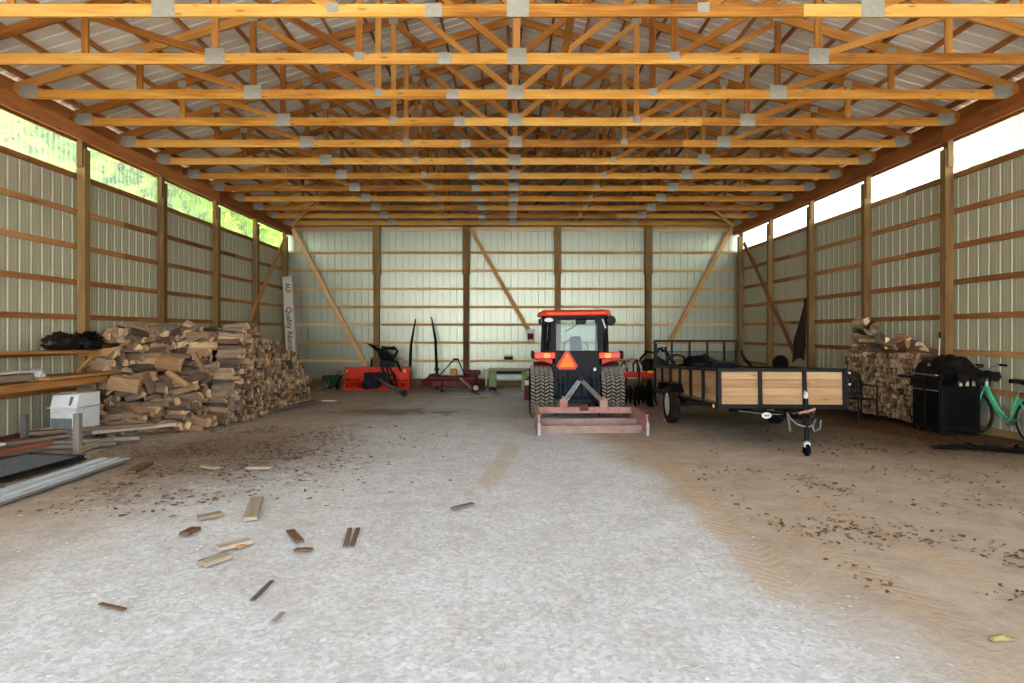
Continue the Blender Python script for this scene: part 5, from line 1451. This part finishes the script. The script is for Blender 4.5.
# black things heaped behind the trailer
lump('tarp_bundle', 'low dark tarp bundle showing above the trailer side', 'tarp', (5.55, 15.5, zf(15.5)), (.45, .4, .6), 'tarp', 12, .2)
lump('tarp_bundle', 'dark tarp heap lying in the back of the trailer behind the gate bars', 'tarp', (3.95, 12.55, .56), (.72, .3, .36), 'tarp', 17, .3)
hz = thing('garden_cart', 'black garden cart with a curved handle behind the trailer', 'cart', (6.75, 15.35, zf(15.35)))
MB().prism([(-.5, .45), (.5, .45), (.62, .85), (-.55, .85)], 'y', -.3, .3).build('tray', M['black'], hz, bevel=.03)
for s in (-.32, .32): MB().lathe([(.03, -.04), (.26, -.05), (.29, -.03), (.29, .03), (.26, .05), (.03, .04)], (.2, s, .29), 'y', 22).build('wheel', M['darkrubber'], hz)
MB().lathe([(.03, -.04), (.18, -.05), (.2, 0), (.18, .05), (.03, .04)], (-.1, -.1, .99), 'y', 20).build('spare_wheel', M['darkrubber'], hz)
MB().tube([(-.5, 0, .8), (-.75, 0, .88), (-.95, 0, 1.1), (-1.02, 0, 1.24), (-1.0, 0, 1.3)], .04, 8).build('handle', M['black'], hz, smooth=True)
MB().tube([(-.3, .2, .45), (-.3, .2, 0)], .03, 6).build('leg', M['black'], hz)

# ================================================================== scraps and litter on the floor
sc_list = [((257, 500), (250, 522), .11, 'scrap', 'pale thick wood scrap lying end-on in front of the woodpile'), ((198, 520), (222, 516), .09, 'oldwood', 'brown wood chunk on the bark-strewn dirt'),
           ((217, 551), (250, 543.5), .09, 'scrap', 'long pale split stick in the middle of the scraps'), ((201, 567), (228, 558.5), .1, 'scrap', 'whitish flat board scrap, the one closest to the opening'),
           ((252, 602), (272, 583), .03, 'greywood', 'thin grey twig lying on the gravel'), ((273, 624), (283, 615), .03, 'greywood', 'short twig on the gravel closest to the opening'),
           ((345, 548), (350, 530), .035, 'oldwood', 'first of two thin parallel sticks on the gravel'), ((352, 547), (358, 530), .035, 'oldwood', 'second of two thin parallel sticks on the gravel'),
           ((203, 467), (217, 470), .08, 'scrap', 'small pale scrap in the dark bark litter'), ((247, 469), (272, 469.5), .08, 'scrap', 'pale stick lying crosswise beyond the bark litter'),
           ((452, 510), (473, 505), .05, 'greywood', 'lone grey stick out on the open gravel'), ((290, 532), (300, 544), .06, 'bark', 'curled dark bark strip among the scraps'), ((295, 551), (312, 552), .05, 'bark', 'dark bark strip lying flat among the scraps'),
           ((130, 474), (148, 465), .12, 'bark', 'tan bark slab at the end of the metal channel'), ((196, 530), (184, 537), .08, 'bark', 'brown chunk beside the bark litter'),
           ((459, 397), (487, 399), .16, 'scrap', 'pale plank lying in front of the mower deck'), ((490, 391.5), (500, 395), .12, 'scrap', 'slanting plank in front of the green-ended machine'), ((506, 397.5), (526, 398), .12, 'scrap', 'plank lying beside the tractor tyre'), ((472, 392.5), (479, 395), .1, 'oldwood', 'short board in front of the mower wheel'),
           ((100, 605), (125, 612), .03, 'bark', 'brown stick on the gravel closest to the opening'), ((232, 546), (243, 549), .05, 'bench', 'reddish chip beside the long pale stick')]
for (a, c, w, m, lab) in sc_list:
    A, B_ = gp(*a), gp(*c)
    hh = min(w * .3, .03)
    plank('wood_scrap', lab, A + Vector((0, 0, hh / 2 + .004)), B_ + Vector((0, 0, hh / 2 + .01)), w, hh, m, 'scrap', group=None)
lump('white_rag', 'small white rag on the dirt near the spreader', 'rag', gp(329, 401.5), (.2, .08, .03), 'carton', 21, .4, sub=3)
lump('corn_husk', 'dry yellow-green husk lying on the dirt by the bottom corner', 'husk', gp(1001, 640), (.06, .022, .014), 'huskleaf', 22, .5, sub=3)
lump('pale_stone', 'pale stone on the dirt beside the trailer tyre', 'stone', gp(666, 421.5), (.05, .04, .045), 'pebble', 24, .2, sub=2)

def litter(name, label, cat, n, where, size, m, curl=.4, thick=False):
    q = random.Random(len(name) * 7); b = MB(); k = 0
    while k < n:
        p = where(q)
        if p is None: continue
        k += 1
        x, y = p
        L = q.uniform(*size); w = L * q.uniform(.3, .6); a = q.uniform(0, 6.28)
        ca, sa = math.cos(a), math.sin(a)
        z0 = zf(y) + .006 + bumpz(x, y)
        pts = [(-L, 0), (-.3 * L, w), (.5 * L, w * .8), (L, 0), (.5 * L, -w * .8), (-.3 * L, -w)]
        vs = []
        for u, v in pts:
            vs.append((x + u * ca - v * sa, y + u * sa + v * ca, z0 + curl * L * q.random() * .8))
        b.add(vs + ([(v[0], v[1], v[2] + L * .35) for v in vs] if thick else []), [tuple(range(6))] + ([tuple(range(6, 12))] + [(i, (i + 1) % 6, 6 + (i + 1) % 6, 6 + i) for i in range(6)] if thick else []))
    o = b.build(name, M[m]); tag(o, label, cat, kind='stuff'); return o
for nm in ('leaf', 'chip', 'pebble'):
    t = M[nm].node_tree; ge = t.nodes.new('ShaderNodeNewGeometry'); ramp = [n for n in t.nodes if n.type == 'VALTORGB'][0]
    for l in list(ramp.inputs['Fac'].links): t.links.remove(l)
    t.links.new(ge.outputs['Random Per Island'], ramp.inputs['Fac'])
    ramp.color_ramp.elements[0].position = 0; ramp.color_ramp.elements[1].position = 1
def wright(q):
    px, py = q.uniform(690, 1030), q.uniform(436, 650)
    g = G(px, py)
    if px < 700 + (py - 470) * 1.6 - 20: return None
    clump = mathutils.noise.noise(Vector((g.x * 1.4, g.y * 1.1, 4)))
    if clump < q.uniform(-.15, .5): return None
    return g.x, g.y
def wleft(q):
    g = Vector((q.gauss(-3.7, 1.0), q.gauss(8.3, 1.5), 0))
    if not (5.2 < g.y < 11.3) or g.x < -5 and g.y > 10: return None
    clump = mathutils.noise.noise(Vector((g.x * 1.2, g.y * 1.0, 9)))
    if clump < q.uniform(-.35, .35): return None
    return g.x, g.y
def wdrive(q):
    return q.uniform(-4.2, 2.0), 2.4 + 6 * q.random() ** 1.6
def wwall(q):
    return q.uniform(4.2, 7.3), q.uniform(8.0, 10.6)
litter('fallen_leaves', 'brown dry leaves scattered over the dirt on the trailer side', 'leaves', 760, wright, (.008, .03), 'leaf', .8)
litter('bark_litter', 'dark bark chips and crumbs in front of the big woodpile', 'litter', 3400, wleft, (.006, .038), 'chip', .5)
litter('fallen_leaves', 'dry leaves and chips on the dark soil round the grill', 'leaves', 420, wwall, (.014, .045), 'leaf', .6)
litter('loose_gravel', 'loose pale limestone gravel on the drive', 'gravel', 2600, wdrive, (.004, .013), 'pebble', .2, True)

# ================================================================== CAMERA, LIGHT
cam = bpy.data.cameras.new('camera'); co_ = bpy.data.objects.new('camera', cam); C.objects.link(co_)
co_.location = (0, 0, EZ); co_.rotation_euler = (R(90), 0, 0)
cam.sensor_width = 36; cam.lens = FPX / 1024 * 36
cam.shift_x = (512 - VX) / 1024; cam.shift_y = (VY - 341.5) / 1024
cam.clip_start = .05; cam.clip_end = 300
bpy.context.scene.camera = co_

w = bpy.data.worlds.new('sky'); bpy.context.scene.world = w; w.use_nodes = True
nt = w.node_tree; bg = nt.nodes['Background']
tc = nt.nodes.new('ShaderNodeTexCoord'); sp = nt.nodes.new('ShaderNodeSeparateXYZ'); nt.links.new(tc.outputs['Generated'], sp.inputs[0])
def wm(op, a, b=None, c=None, clamp=False):
    n = nt.nodes.new('ShaderNodeMath'); n.operation = op; n.use_clamp = clamp
    for k, v in enumerate((a, b, c)):
        if v is None: continue
        if isinstance(v, (int, float)): n.inputs[k].default_value = v
        else: nt.links.new(v, n.inputs[k])
    return n.outputs[0]
# bright hazy sky low in front of the open side, softer blue overhead
low = wm('POWER', wm('SUBTRACT', 1.0, wm('ABSOLUTE', sp.outputs['Z']), clamp=True), 4.5)
frontf = wm('POWER', wm('MULTIPLY_ADD', sp.outputs['Y'], -.5, .5, clamp=True), 2.0)
glow = wm('MULTIPLY', low, frontf)
sunlobe = wm('POWER', wm('MAXIMUM', wm('ADD', wm('ADD', wm('MULTIPLY', sp.outputs['X'], .84), wm('MULTIPLY', sp.outputs['Y'], .05)), wm('MULTIPLY', sp.outputs['Z'], .54)), 0.0), 5.0)
strength = wm('ADD', wm('ADD', WORLD_BASE, wm('MULTIPLY', glow, WORLD_GLOW)), wm('MULTIPLY', sunlobe, 8.0))
mixn = nt.nodes.new('ShaderNodeMixRGB'); nt.links.new(wm('POWER', low, .5), mixn.inputs['Fac'])
mixn.inputs['Color1'].default_value = (.70, .83, 1.0, 1); mixn.inputs['Color2'].default_value = (.88, .95, 1.0, 1)
nt.links.new(mixn.outputs['Color'], bg.inputs['Color']); nt.links.new(strength, bg.inputs['Strength'])
sun = bpy.data.lights.new('sun', 'SUN'); so = bpy.data.objects.new('sun', sun); C.objects.link(so)
sun.energy = SUN; sun.angle = R(4); sun.color = (1, .95, .86)
so.rotation_euler = Vector((-.42, .16, -.88)).to_track_quat('-Z', 'Y').to_euler()
s = bpy.context.scene
s.view_settings.view_transform = 'Standard'; s.view_settings.look = 'None'; s.view_settings.exposure = EXPO; s.view_settings.gamma = 1; s.view_settings.use_curve_mapping = False
s.cycles.use_denoising = True
s.cycles.max_bounces = 10; s.cycles.diffuse_bounces = 6; s.cycles.transparent_max_bounces = 12; s.cycles.glossy_bounces = 3
s.cycles.caustics_reflective = True; s.cycles.caustics_refractive = False
s.cycles.sample_clamp_indirect = 8
